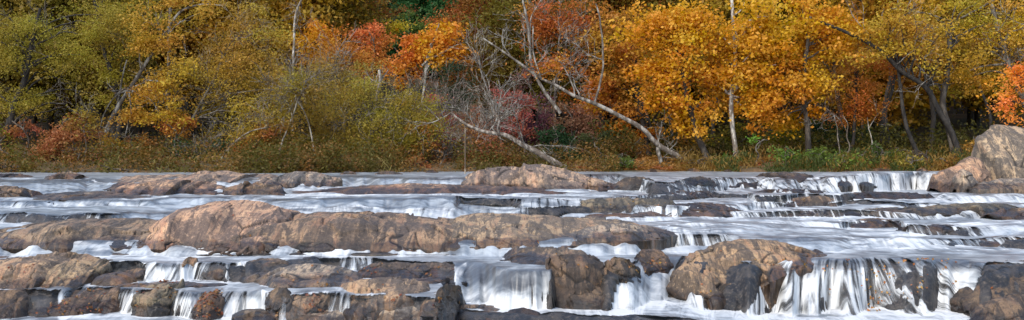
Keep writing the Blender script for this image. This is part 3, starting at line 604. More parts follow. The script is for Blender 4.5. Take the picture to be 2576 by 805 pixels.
# leaf and twig builders; all in world metres, the thing's base is subtracted at the end
KINDS = dict(   # leaf length, width ratio, spray radius xy, spray radius z, sprays per m2, leaves per spray
 fine=(0.112, 0.45, 0.62, 0.26, 5.0, 200),
 broad=(0.172, 0.70, 0.52, 0.26, 5.4, 95),
 mid=(0.14, 0.55, 0.55, 0.25, 5.2, 115),
 sparse=(0.15, 0.5, 0.65, 0.30, 2.4, 60),
 bush=(0.13, 0.5, 0.38, 0.22, 9.0, 75))
def leaves(c, rad, kind, rng, lscale=1.0, dens=1.0, droop=0.15):
    L, wr, sx, sz, per, nl = KINDS[kind]; L *= lscale
    area = math.pi*rad[0]*rad[2]
    n = max(10, int(area*per*dens/lscale**1.0)); sc = min(1.0, 0.55+0.25*min(rad[0], rad[2]))
    sx, sz = sx*sc*lscale**0.5, sz*sc*lscale**0.5
    d = rng.normal(size=(n, 3)); d /= np.linalg.norm(d, axis=1, keepdims=True)
    r = rng.random(n)**(1/2.4)
    lump = 1+0.28*fbm(d[:, 0]*1.7+c[0], d[:, 1]*1.7, d[:, 2]*1.7+c[2], 5, 3)
    S = c+d*r[:, None]*np.array(rad)*lump[:, None]
    keep = fbm(S[:, 0]*0.8, S[:, 1]*0.8, S[:, 2]*0.9, 15, 2) > (-0.12 if kind == 'fine' else -0.26)
    S = S[keep]; n = len(S)
    az = rng.random(n)*2*math.pi
    dirs = np.stack([np.cos(az), np.sin(az), -droop-0.5*rng.random(n)*droop*2], 1)
    k = np.repeat(np.arange(n), nl); m = len(k)
    along = rng.normal(size=m)*sx*0.9; g = rng.normal(size=(m, 3))*np.array([sx*0.55, sx*0.55, sz*0.75])
    P = S[k]+dirs[k]*along[:, None]+g
    P[:, 2] -= droop*np.hypot(P[:, 0]-S[k][:, 0], P[:, 1]-S[k][:, 1])
    tone = np.clip(0.5+0.22*rng.normal(size=n), 0, 1)[k]*0.6+0.4*np.clip(0.5+0.7*fbm(P[:, 0]*0.45, P[:, 1]*0.45, P[:, 2]*0.45, 25, 2), 0, 1)
    var = np.clip(0.5+0.2*rng.normal(size=m), 0, 1)*0.6+0.4*np.clip(0.5+0.2*rng.normal(size=n), 0, 1)[k]
    a = rng.normal(size=(m, 3)); a[:, 2] *= 0.7; a /= np.linalg.norm(a, axis=1, keepdims=True)
    b = np.cross(a, rng.normal(size=(m, 3))); b /= np.linalg.norm(b, axis=1, keepdims=True)+1e-9
    l = L*(0.6+0.8*rng.random(m))[:, None]
    V = np.stack([P-a*l*0.5, P-b*l*wr*0.5, P+a*l*0.5, P+b*l*wr*0.5], 1)
    return V.reshape(-1, 3), np.repeat(tone, 4), np.repeat(var, 4), S
def crown_mesh(parts, base):
    Vs = np.concatenate([p[0] for p in parts])-base
    return mesh_np('crown', Vs, np.arange(len(Vs)).reshape(-1, 4), M_LEAF, dict(tone=np.concatenate([p[1] for p in parts]), var=np.concatenate([p[2] for p in parts])), smooth=False)
def wob(P, amt, rng):
    n = len(P); t = np.linspace(0, 1, n)
    for f in (1.5, 3.7, 8.0):
        P = P+amt/f*np.sin(t*f*math.pi+rng.random()*6)[:, None]*rng.normal(size=3)*np.minimum(1, t*4)[:, None]
    return P
def limb_to(P, r, target, rng):
    """a limb leaving the trunk path P for a spray in the crown"""
    z = target[2]; below = np.where(P[:, 2] < z+0.3)[0]
    i = int(below[np.argmin(np.linalg.norm(P[below]-target, axis=1)+0.6*rng.random(len(below)))]) if len(below) else len(P)//2
    i = max(i-int(len(P)*0.12), int(len(P)*0.4)); i = min(i, len(P)-1)
    a = P[i]; mid = (a+target)/2+np.array([0, 0, 0.12*np.linalg.norm(target-a)])+rng.normal(size=3)*0.15
    C = wob(curve([a, mid, target], 14), 0.12, rng)
    return C, np.linspace(min(r[i]*0.5, 0.055), 0.012, 14)
def twigs(start, d, length, rad, depth, rng, out, spread=0.55, up=0.12):
    n = 9; P = [np.array(start)]; d = d/np.linalg.norm(d)
    for _ in range(n-1):
        d = d+rng.normal(size=3)*0.13+np.array([0, 0, up*0.15]); d /= np.linalg.norm(d); P.append(P[-1]+d*length/(n-1))
    P = np.array(P); out.append((P, np.linspace(rad, rad*0.45, n)))
    if depth > 0:
        for i in range(2, n):
            if rng.random() < 0.62:
                e = d+rng.normal(size=3)*spread; twigs(P[i], e, length*(0.45+0.25*rng.random()), max(rad*(0.55-0.02*i), 0.008), depth-1, rng, out, spread, up)
NTREE = [100]
def tree(name, label, cat, blobs, Y, col, kind='fine', trunk=None, r0=0.12, r1=0.03, bark=(0.16, 0.13, 0.10), nl=14, group='trees on the far bank', lscale=None, dens=1.0, tw=0, twc=None, droop=0.15, dy=None, more=(), cy=0.3):
    """blobs: crown lobes (u, v, half width, half height) and trunk: points, both surveyed at distance Y"""
    NTREE[0] += 1; rng = np.random.default_rng(NTREE[0])
    lscale = lscale or max(1.0, (Y/62)**0.8)
    mp = m_per(Y)
    if trunk is None:
        b = blobs[0]; tu = b[0]+rng.normal()*15; gz = float(ground_z(W(tu, 400, Y)[0], Y)); tv = ((CZ-gz)*FOC/Y+HOR)/PXS
        trunk = [(tu, tv+6), (tu+rng.normal()*14, (tv+b[1])/2), (b[0], b[1]), (b[0]+rng.normal()*20, b[1]-b[3]*0.7)]
        r0 = max(r0*0.8, 0.04)
    base = W(trunk[0][0], trunk[0][1], Y)
    gz = float(ground_z(base[0], Y)); 
    root = thing(name, label, cat, base, group)
    P = curve([W(u, v, Y+(0.02*i if len(trunk) < 9 else 0)) for i, (u, v) in enumerate(trunk)], 46)
    P = wob(P, 0.10, rng); r = np.linspace(r0, r1, 46); r[:4] *= np.array([1.45, 1.25, 1.12, 1.04])
    P[0, 2] -= 0.35
    tb = [(P, r)]; parts = []
    for mt in more:
        Q = wob(curve([W(u, v, Y+0.05*i) for i, (u, v) in enumerate(mt[0])], 26), 0.08, rng); tb.append((Q, np.linspace(mt[1], mt[2], 26)))
    for (u, v, ru, rv) in blobs:
        depth = dy if dy else min(ru, rv)*mp*0.8
        parts.append(leaves(W(u, v, Y+cy), (ru*mp, max(0.4, min(depth, 2.6)), rv*mp), kind, rng, lscale, dens, droop))
    if parts:
        S = np.concatenate([p[3] for p in parts])
        for i in rng.choice(len(S), min(nl, len(S)), replace=False): tb.append(limb_to(P, r, S[i], rng))
    tp = [t for t in tb if True]
    V, F = tubes(tp, 7); t = obj('trunk', mesh_np('trunk', V-base, F, M_BARK), root, bark)
    if tw:
        tws = []
        src = [q for q in tb]
        for _ in range(tw):
            Q, rr = src[rng.integers(len(src))]; i = rng.integers(len(Q)//3, len(Q))
            d = rng.normal(size=3)*0.6+np.array([0, -0.1, 0.5]); twigs(Q[i], d, 1.0+0.9*rng.random(), min(0.03, rr[i]*0.6), 2, rng, tws)
        V, F = tubes(tws, 4); obj('twig_sprays', mesh_np('twig_sprays', V-base, F, M_BARK), root, twc or (0.42, 0.38, 0.32))
    if parts: obj('crown', crown_mesh(parts, base), root, tuple(min(0.8, k*(1.38 if kind == 'broad' else 1.6)) for k in col))
    return root
OLV = (0.215, 0.16, 0.017); GLD = (0.34, 0.20, 0.018); ORG = (0.46, 0.185, 0.012); RUST = (0.34, 0.11, 0.016)
YEL = (0.46, 0.27, 0.018); RED = (0.44, 0.06, 0.02); BRN = (0.25, 0.105, 0.028); GRN = (0.06, 0.095, 0.016); DGRN = (0.022, 0.05, 0.016)
PALE = (0.36, 0.33, 0.28); DARK = (0.036, 0.028, 0.021); GREY = (0.25, 0.22, 0.18)
# left wing
tree('willow', 'dark olive willow filling the left edge with a black forked trunk', 'tree', [(60,90,170,120),(200,170,95,90),(40,210,110,75),(250,80,70,90)], 58.5, OLV, 'fine', [(10,440),(26,330),(45,260),(62,220),(80,120),(95,20)], .24, .07, DARK, 26, tw=14, twc=GREY, more=[([(28,315),(70,285),(120,262),(165,255)], .09, .03), ([(26,325),(90,292),(160,268)], .07, .02)])
tree('tree', 'deep green gold tree behind the leaning pale sycamore at upper left', 'tree', [(320,60,110,100),(300,190,70,80)], 66, (0.18, 0.13, 0.012), 'mid', [(290,420),(295,250),(262,100),(240,-20)], .2, .08, DARK, 16)
tree('sycamore', 'leaning pale sycamore with a bare broken looking trunk and orange gold leaves', 'tree', [(400,60,85,75),(470,15,90,40),(410,215,62,85),(440,290,40,40),(365,120,60,60),(260,370,45,45),(345,300,35,40)], 60, (0.33, 0.195, 0.018), 'mid', [(238,440),(270,330),(300,265),(345,190),(383,130),(430,62),(456,30),(505,12),(560,14)], .14, .04, PALE, 8, dens=0.7, tw=4, cy=-0.5, more=[([(430,62),(450,50),(478,56)], .04, .015), ([(256,440),(275,375),(285,310),(297,240),(322,150)], .06, .03)])
tree('tree', 'thin upright grey trunk hung with sparse yellow leaves', 'tree', [(400,260,75,60),(390,180,60,60)], 62, YEL, 'sparse', [(424,430),(421,300),(424,180),(425,100),(428,20)], .13, .07, GREY, 14, tw=6)
tree('birch', 'tall golden olive tree with a fan of grey stems at its foot', 'tree', [(600,110,120,110),(640,230,110,110),(560,230,90,90),(640,340,100,80),(520,130,60,90)], 60.5, (0.31, 0.20, 0.024), 'fine', [(408,440),(455,350),(500,270),(540,180),(580,90)], .10, .03, GREY, 26, tw=46, twc=(0.34, 0.29, 0.21), dens=0.8, more=[([(392,440),(420,405),(480,375),(540,345),(605,315)], .09, .03), ([(430,436),(470,405),(520,372),(575,330),(600,290)], .07, .02), ([(415,438),(470,330),(530,230),(560,140)], .06, .02)])
tree('tree', 'olive river tree with low sweeping branches left of the leaning dark stem', 'tree', [(760,270,95,95),(720,370,90,60),(800,370,80,60)], 60, (0.225, 0.165, 0.018), 'fine', None, .12, .04, DARK, 20, tw=20, twc=(0.3,0.25,0.18))
tree('tree', 'olive tree on a leaning dark stem above the tan dome rock', 'tree', [(950,330,120,75),(1010,260,90,70),(910,240,75,70),(890,390,75,40),(1050,340,60,60)], 59.5, (0.21, 0.152, 0.017), 'fine', [(852,438),(880,405),(915,370),(940,335),(980,308),(1015,275)], .13, .05, GREY, 20, tw=22, twc=(0.32,0.27,0.19), more=[([(1008,418),(1022,395),(1033,385),(1026,365),(1020,345)], .06, .03)])
tree('tree', 'greyish olive tree with a pale snag showing through its top', 'tree', [(850,210,80,80),(930,190,60,60),(800,190,50,60)], 64, (0.26, 0.175, 0.03), 'fine', [(835,420),(845,300),(842,200),(850,130)], .12, .05, GREY, 14, dens=0.75, tw=26, twc=PALE)
tree('dead_tree', 'white bare snag standing in the middle of the olive trees', 'tree', [], 62.5, OLV, 'fine', [(935,420),(942,330),(945,250),(952,190),(950,172)], .09, .07, (0.62,0.57,0.48), 0, tw=7, twc=PALE)
tree('dead_tree', 'white bare trunk at the top between the yellow and orange trees', 'tree', [], 70, OLV, 'fine', [(735,380),(737,200),(740,80),(748,20),(770,-20)], .10, .05, (0.6,0.55,0.47), 0, tw=10, twc=PALE)
# middle slope
tree('tree', 'yellow olive tree at the top left of the orange tree', 'tree', [(700,60,75,85),(660,20,60,50)], 76, (0.26,0.18,0.014), 'mid', None, .14)
tree('tree', 'yellow green tree on the hillside under the upper edge', 'tree', [(830,20,80,50),(760,10,50,40)], 92, (0.24,0.19,0.02), 'mid', None, .14)
tree('maple', 'rounded bright orange tree at the upper left of the slope', 'tree', [(790,110,60,60),(810,80,40,40)], 72, (0.46,0.21,0.012), 'mid', None, .12)
tree('maple', 'orange brown tree below the scarlet maple', 'tree', [(880,150,65,65),(850,120,45,45)], 70, (0.34,0.135,0.018), 'fine', None, .12)
tree('maple', 'scarlet maple on the slope left of the pines', 'tree', [(940,110,60,55),(975,150,40,40)], 73, (0.46,0.175,0.035), 'mid', None, .12)
tree('tree', 'small lemon yellow treetop above the scarlet maple', 'tree', [(980,62,40,28)], 78, (0.55,0.34,0.02), 'mid', None, .10)
tree('sycamore', 'rust orange broad leaved tree right of the scarlet maple', 'tree', [(1020,160,50,60),(1045,110,45,45)], 70, (0.46,0.17,0.014), 'broad', None, .12)
tree('tree', 'fresh green treetop just under the pines', 'tree', [(1030,75,45,42),(1080,120,35,45)], 86, (0.085,0.12,0.02), 'mid', None, .12)
tree('sycamore', 'yellow orange sycamore with a white arching branch', 'tree', [(1110,100,62,50),(1140,135,45,30),(1090,150,35,35)], 69, (0.52,0.26,0.014), 'broad', [(1050,420),(1058,260),(1075,150),(1110,60)], .12, .05, PALE, 10, more=[([(1062,165),(1085,146),(1110,140),(1140,152)], .07, .03)])
tree('tree', 'large rounded russet tree at the top right of the pines', 'tree', [(1180,50,85,52),(1240,75,60,55),(1120,70,45,40)], 95, (0.40,0.135,0.02), 'fine', None, .16)
tree('tree', 'dull rust tree under the upper edge left of the pines', 'tree', [(930,25,75,38)], 98, (0.32,0.115,0.03), 'fine', None, .14)
tree('cedar', 'dark green cedar behind the grey bare shrub', 'tree', [(1150,190,38,50),(1160,240,40,40)], 68, (0.028,0.045,0.022), 'fine', None, .10)
tree('dead_tree', 'pale grey bare crowned tree above the leaning log', 'tree', [], 63, OLV, 'fine', [(1262,420),(1255,320),(1235,250),(1215,190),(1205,140)], .07, .03, PALE, 0, tw=22, twc=(0.40,0.36,0.29))
tree('dead_tree', 'wispy bare bush of grey twigs left of the leaning log', 'tree', [], 62, OLV, 'fine', [(1150,420),(1130,350),(1115,290),(1105,255)], .05, .02, PALE, 0, tw=24, twc=(0.36,0.30,0.25))
tree('bush', 'crimson bush glowing at the bend of the river', 'bush', [(1292,250,48,45),(1305,310,42,45)], 61.5, (0.27,0.085,0.05), 'bush', None, .05)
tree('bush', 'dull purple bush right of the crimson bush', 'bush', [(1352,280,42,60),(1340,340,45,40)], 62, (0.10,0.035,0.05), 'bush', None, .05)
tree('bush', 'pinkish red bush beside the thin pole', 'bush', [(1125,270,45,35),(1100,320,45,50)], 62.5, (0.30,0.06,0.04), 'bush', None, .05)
tree('bush', 'red brown thicket at the water behind the pole', 'bush', [(1120,385,60,45),(1200,370,70,60),(1260,400,50,30)], 60, (0.25,0.10,0.03), 'bush', None, .05, tw=10)
tree('bush', 'low dark green laurel right of the leaning log', 'bush', [(1400,350,50,45),(1440,395,55,32)], 60.5, DGRN, 'bush', None, .05)
tree('bush', 'dark shadowy laurel beneath the leaning pale sycamore', 'bush', [(1510,385,75,38),(1500,345,50,30)], 60, (0.04,0.05,0.014), 'bush', None, .05)
tree('fallen_tree', 'bare grey log leaning out low over the water above the pink dome rock', 'log', [], 58, OLV, 'fine', [(1432,432),(1385,402),(1335,372),(1275,343),(1190,322),(1150,296),(1132,282)], .17, .05, (0.38,0.32,0.26), 0, tw=16, twc=PALE, more=[([(1255,338),(1252,300),(1240,265)], .06, .03)])
tree('sycamore', 'long pale sycamore leaning far out over the river with bare upright branches', 'tree', [(1400,160,60,40)], 59, (0.36,0.13,0.014), 'sparse', [(1765,428),(1700,390),(1655,362),(1620,325),(1555,290),(1495,262),(1440,240),(1400,215),(1360,195),(1320,165),(1275,135),(1215,98)], .145, .04, (0.34,0.30,0.25), 4, tw=20, twc=PALE, more=[([(1495,262),(1508,215),(1518,140),(1508,60),(1500,10)], .06, .035), ([(1410,285),(1370,230),(1335,160),(1330,80),(1315,0)], .09, .05), ([(1360,195),(1345,150),(1340,60)], .05, .03), ([(1655,362),(1660,398),(1662,430)], .10, .09)])
tree('tree', 'rust brown tree behind the bare upright branches of the leaning sycamore', 'tree', [(1420,90,85,100),(1360,40,60,60),(1470,200,70,80)], 67, (0.30,0.10,0.014), 'mid', None, .15, dens=0.75, tw=20, twc=PALE)
tree('tree', 'orange olive tree between the leaning sycamore and the golden sycamore', 'tree', [(1560,120,75,110),(1540,250,70,80),(1600,320,70,45)], 64.5, (0.33,0.14,0.012), 'broad', [(1640,420),(1622,330),(1605,230),(1590,100)], .18, .08, DARK, 14, more=[([(1665,425),(1640,330),(1612,250)], .13, .08)])
# golden sycamores on the right
SY = dict(kind='broad', bark=(0.09,0.07,0.05))
tree('sycamore', 'huge orange gold sycamore with leaves hanging down to the laurels', 'tree', [(1660,90,105,110),(1700,210,85,85),(1640,180,60,60),(1760,90,80,90),(1740,290,62,50)], 59.5, (0.50,0.235,0.011), trunk=[(1790,420),(1750,330),(1720,200),(1690,80)], r0=.17, r1=.08, nl=22, dens=1.1, **SY)
tree('sycamore', 'big golden yellow sycamore on a slim white trunk', 'tree', [(1850,70,105,90),(1870,190,90,80),(1930,120,75,90),(1900,270,70,52),(1800,170,45,60)], 60, (0.50,0.27,0.012), 'broad', [(1856,412),(1848,330),(1843,240),(1846,150),(1838,50),(1836,-10)], .13, .08, (0.60,0.55,0.47), 24, dens=1.1)
tree('sycamore', 'bright yellow orange sycamore next to the leaning black trunk', 'tree', [(2030,90,105,90),(2000,190,85,80),(1990,290,60,45),(2110,50,60,60)], 60.5, (0.49,0.25,0.011), trunk=[(2035,420),(2030,300),(2025,180),(2040,40)], r0=.16, r1=.08, nl=20, dens=1.05, **SY)
tree('tree', 'green gold understory tree below the golden sycamores', 'tree', [(1900,330,80,42),(2010,340,60,40),(1820,345,50,32)], 64, (0.21,0.17,0.012), 'mid', None, .08)
tree('tree', 'feathery rust tree under the leaning black trunk', 'tree', [(2110,220,90,65),(2190,170,70,55),(2150,285,75,45)], 61.5, (0.36,0.125,0.014), 'fine', [(2140,410),(2145,330),(2150,260),(2160,180)], .10, .04, DARK, 16)
tree('oak', 'heavy black trunk leaning left across the upper right with a thinning gold crown', 'tree', [(2280,60,120,75),(2380,120,90,80),(2200,110,60,50)], 59.6, (0.33,0.195,0.014), 'mid', [(2420,400),(2398,330),(2370,270),(2330,215),(2265,180),(2200,130),(2120,88),(2060,60)], .165, .07, DARK, 22, dens=0.7, tw=12, twc=PALE, cy=0.0)
tree('tree', 'stout grey trunk rising beside the path of the black leaning trunk', 'tree', [(2400,200,50,40),(2440,60,90,70)], 59.9, (0.28,0.19,0.014), 'mid', [(2405,402),(2392,330),(2372,260),(2375,200),(2390,60)], .18, .11, (0.10,0.08,0.06), 16, dens=0.8, cy=1.2)
tree('tree', 'slim dark trunk leaning under the feathery rust tree', 'tree', [(2250,150,50,40)], 59.8, (0.32,0.14,0.014), 'mid', [(2312,400),(2285,310),(2270,240),(2258,190),(2240,120)], .12, .06, DARK, 8, cy=1.5)
tree('sycamore', 'gold tree at the right edge with a pale level branch', 'tree', [(2510,80,90,85),(2570,180,60,60),(2460,190,55,45),(2600,60,80,80)], 60.5, (0.37,0.205,0.014), 'mid', [(2620,420),(2590,280),(2552,180),(2520,110),(2490,10)], .22, .09, (0.25,0.21,0.16), 18, dens=0.75, tw=14, twc=PALE, more=[([(2620,150),(2560,150),(2510,160),(2470,165),(2440,178)], .10, .03), ([(2530,-20),(2450,30),(2400,52),(2330,32),(2240,20)], .06, .03), ([(2400,52),(2330,70),(2290,100)], .04, .02)])
tree('maple', 'flame orange spray of maple hanging over the big split boulder', 'tree', [(2545,240,38,48),(2570,200,35,35),(2520,290,22,28),(2580,270,40,45)], 45, (0.66,0.19,0.014), 'mid', [(2660,460),(2640,330),(2610,230),(2560,190)], .10, .03, DARK, 14, lscale=0.85)
# dark stems of the right hand wood, each with its own thin crown overhead
stems = [(1700,0.13,'two-toned dark stem left of the white trunk'),(1795,0.11,'straight dark stem just left of the white trunk'),(2100,0.15,'broad black stem behind the pale twin saplings'),(2170,0.09,'slim black stem right of the pale twin saplings'),(2215,0.13,'black stem leaning slightly left in the right wood'),(2240,0.12,'black stem standing close to the slim leaning trunk'),(2345,0.15,'dark stem left of the stout grey trunk'),(2480,0.10,'shaded stem between the stout trunk and the boulder')]
for i, (u, rr, lab) in enumerate(stems):
    tree('tree', lab, 'tree', [(u-10,120,60,60)], 65+0.9*(i % 4), (0.27,0.15,0.014), 'mid', [(u,405),(u+((i*7) % 5-2)*6,300),(u+((i*5) % 7-3)*8,180),(u,70)], rr, rr*0.6, DARK, 8, dens=0.7)
for u, lab in ((2112,'pale thin sapling standing in front of the broad black stem'),(2195,'pale crooked sapling in the middle of the right wood'),(2135,'short pale stub of a sapling over the green bank')):
    tree('sapling', lab, 'tree', [], 60.5, OLV, 'fine', [(u,405),(u-4,350),(u-12,290)], .04, .015, (0.42,0.37,0.30), 0, tw=1, twc=PALE)
# bushes along the shore
BU = [('dull mauve brown thicket in the hollow behind the leaning log','bush',[(1440,300,55,50),(1480,350,45,40)],63.5,(0.17,0.085,0.045)),
('muted rust thicket below the pale grey bare crowned tree','bush',[(1225,330,50,45),(1180,300,40,40)],63.2,(0.23,0.10,0.04)),
('greyish purple thicket behind the crimson bush','bush',[(1330,220,50,45),(1390,260,45,45)],64.5,(0.15,0.07,0.06)),
('rust bush in the gap left of the olive river tree','bush',[(655,360,55,45),(690,330,40,30)],59.3,(0.25,0.11,0.022)),
('russet bush under the leaning dark stem','bush',[(930,400,60,28),(985,385,40,30)],58.9,(0.24,0.10,0.022)),
('rusty orange bush right of the leaning dark stem','bush',[(1075,370,42,45),(1060,320,30,30)],59.2,(0.30,0.115,0.022)),
('burnt orange bush behind the fan of grey stems','bush',[(560,395,50,30),(450,385,40,28)],59.6,(0.28,0.11,0.018)),
('low brown weeds crowding the waterline behind the far left slab','bush',[(30,424,75,13),(-60,424,60,13)],55,(0.16,0.10,0.02)),
('low olive weeds crowding the waterline behind the small rust mound','bush',[(290,426,60,11)],55,(0.15,0.115,0.018)),
('dark low growth crowding the waterline behind the wide grey pink slab','bush',[(600,428,80,10)],55,(0.10,0.085,0.016)),
('low leafy green shrub right of the bright fresh green shrub','bush',[(1975,400,38,22)],57.8,(0.09,0.15,0.02)),
('broad weedy green clump at the middle of the right bank','bush',[(2110,412,50,16),(2150,405,30,18)],57.2,(0.12,0.16,0.02)),
('dark shaded shrub between the stems and the grass','bush',[(2215,385,40,28)],59.2,(0.05,0.075,0.016)),
('yellowing weed clump beneath the slim leaning trunk','bush',[(2290,410,35,17)],57.4,(0.22,0.17,0.02)),
('straggly rust weed clump near the left foot of the big boulder','bush',[(2385,408,40,18)],57.6,(0.22,0.12,0.02)),
('shaded brown shrub right of the white trunk','bush',[(1760,408,40,15)],58,(0.13,0.075,0.016)),
('small weedy clump under the huge orange gold sycamore','bush',[(1570,412,45,14)],57.4,(0.09,0.11,0.02)),
('rust brown bush at the water below the dark olive willow','bush',[(180,350,85,55),(120,380,70,45),(240,390,50,35)],57.6,(0.24,0.105,0.03)),
('orange red shrub peeking under the willow at the left edge','bush',[(50,320,60,28)],58,(0.26,0.10,0.03)),
('yellow green shrub at the far left shore','bush',[(0,375,45,45),(-40,340,50,50)],57.5,(0.17,0.17,0.014)),
('dark green shrub at the foot of the fan of grey stems','bush',[(500,380,65,45)],58.6,DGRN),
('orange shrub leaning over the dark green shrub','bush',[(440,330,50,22),(470,310,30,20)],59,(0.32,0.13,0.02)),
('brown leafy bush at the foot of the leaning pale sycamore','bush',[(330,380,60,45)],59,(0.21,0.09,0.014)),
('tawny brown bush below the olive river tree','bush',[(740,400,70,30),(650,405,50,28)],58.5,(0.17,0.115,0.02)),
('dark olive bush behind the tan dome rock','bush',[(830,400,60,32),(960,405,70,28)],58.6,(0.10,0.085,0.014)),
('small orange bush at the water right of the olive trees','bush',[(1050,412,30,16)],58,(0.27,0.115,0.03)),
('bright fresh green shrub below the white trunk','bush',[(1900,372,32,32),(1912,400,40,22)],58.3,(0.10,0.22,0.022)),
('mid green shrub left of the bright fresh green shrub','bush',[(1835,405,40,22)],58.3,(0.075,0.13,0.02)),
('dark green shrub in the shade behind the black stems','bush',[(2080,340,45,45),(2160,360,45,40)],63.5,DGRN),
('green shrub on the bank under the feathery rust tree','bush',[(2060,395,50,25)],58.6,(0.085,0.125,0.018)),
('olive green shrub near the pale stub','bush',[(2150,398,50,24)],58.8,(0.12,0.13,0.018)),
('green gold shrub at the foot of the stout grey trunk','bush',[(2330,395,55,24),(2260,400,45,20)],58.8,(0.16,0.14,0.016)),
('orange tinted shrub left of the big split boulder','bush',[(2440,370,45,35)],59.5,(0.26,0.13,0.014)),
('brown undergrowth bush behind the laurels','bush',[(1590,375,50,40)],61.5,(0.18,0.085,0.016)),
('amber bush under the huge orange gold sycamore','bush',[(1740,375,60,35)],63.5,(0.28,0.13,0.014))]
for lab, cat, bl, Y, c in BU: tree('bush', lab, cat, bl, Y, c, 'bush', None, .05, nl=8, group='bushes along the far shore')
# hillside woods: copies of five crowns, each tree its own object
rng = np.random.default_rng(5)
PROTO = []
for i, kd in enumerate(('mid', 'fine', 'broad', 'mid', 'fine')):
    r_ = np.random.default_rng(900+i)
    P = wob(curve([(0,0,-.5),(0.1,0,4),(0,0.1,9),(0.1,0,12)], 30), .15, r_); r = np.linspace(.2, .05, 30)
    pp = [leaves(np.array(c), rad, kd, r_, 1.6, 0.8) for c, rad in (((0,0,8),(3.0,2.6,3.4)),((1.2,0,5.5),(2.2,2.0,2.0)),((-1.3,.3,5),(2.0,2.0,1.8)),((0.2,0,3.2),(2.2,2.0,1.6)))]
    tb = [(P, r)]+[limb_to(P, r, pp[0][3][j], r_) for j in range(12)]
    v, f = tubes(tb, 6); PROTO.append((mesh_np('trunk', v, f, M_BARK), crown_mesh(pp, np.zeros(3))))
def wood(name, label, group, u, Y, protos, col, s, bark=DARK):
    x = float(W(u, 400, Y)[0]); root = thing(name, label, 'tree', (x, Y, float(ground_z(x, Y))), group)
    root.scale = (s, s, s*(0.9+0.3*rng.random())); root.rotation_euler = (0, 0, rng.random()*6.28)
    tm, cm = protos[rng.integers(len(protos))]
    obj('trunk', tm, root, bark); obj('crown', cm, root, col)
pal = {'olive': [(0.17,0.125,0.014),(0.21,0.15,0.016),(0.13,0.10,0.012)], 'gold': [(0.36,0.2,0.014),(0.42,0.22,0.014),(0.3,0.18,0.016)], 'rust': [(0.34,0.115,0.016),(0.28,0.10,0.02),(0.4,0.13,0.014)]}
labs = {'olive': 'olive leaved tree in the wood behind the front row', 'gold': 'gold leaved tree in the wood behind the front row', 'rust': 'rust leaved tree in the wood behind the front row'}
for row, Y in enumerate((74, 84, 96, 110, 126)):
    for u in np.arange(-160, 2780, 92+row*8):
        uj = u+rng.normal()*22; Yj = Y+rng.normal()*2.2
        if 850 < uj < 1340 and (Y > 80 or uj < 1150): continue
        k = rng.choice(['olive', 'gold', 'rust'], p=[.6,.3,.1] if uj < 700 else [.25,.35,.4] if uj < 1500 else [.2,.55,.25])
        wood('tree', labs[k], k+' trees in the wood behind', uj, Yj, PROTO, pal[k][rng.integers(3)], 1.0+0.25*rng.random()+row*0.08)
# pines
def pine_mesh(seed):
    r_ = np.random.default_rng(seed); Ps = []; tones = []
    for z in np.arange(1.5, 13.5, 0.42):
        R_ = (13.8-z)*0.24+0.15
        for a in r_.random(int(5+R_*3))*6.28:
            m = int(26+R_*22); t = r_.random(m)**0.7*R_
            p = np.stack([np.cos(a)*t, np.sin(a)*t, z-t*0.22+0*t], 1)+r_.normal(size=(m, 3))*0.14
            Ps.append(p); tones.append(np.full(m, r_.random()))
    P = np.concatenate(Ps); m = len(P); tone = np.concatenate(tones)
    a = r_.normal(size=(m, 3)); a /= np.linalg.norm(a, axis=1, keepdims=True); b = np.cross(a, r_.normal(size=(m, 3))); b /= np.linalg.norm(b, axis=1, keepdims=True)
    V = np.stack([P-a*.2, P-b*.07, P+a*.2, P+b*.07], 1).reshape(-1, 3)
    return mesh_np('crown', V, np.arange(len(V)).reshape(-1, 4), M_LEAF, dict(tone=np.repeat(tone, 4), var=np.repeat(r_.random(m), 4)), smooth=False)
pt = mesh_np('trunk', *tubes([(curve([(0,0,-.5),(0,0,6),(0.05,0,13.6)], 12), np.linspace(.2,.03,12))], 6), M_BARK)
PN = [(pt, pine_mesh(31+i)) for i in range(3)]
for row, Y in enumerate((112, 124, 138, 152)):
    for u in np.arange(960, 1340, 34):
        wood('pine', 'dark green pine on the hilltop at the top of the river gap', 'pines on the hilltop', u+rng.normal()*9, Y+rng.normal()*2, PN, [(0.035,0.13,0.035),(0.028,0.10,0.032),(0.05,0.15,0.04)][rng.integers(3)], 1.0+0.3*rng.random())
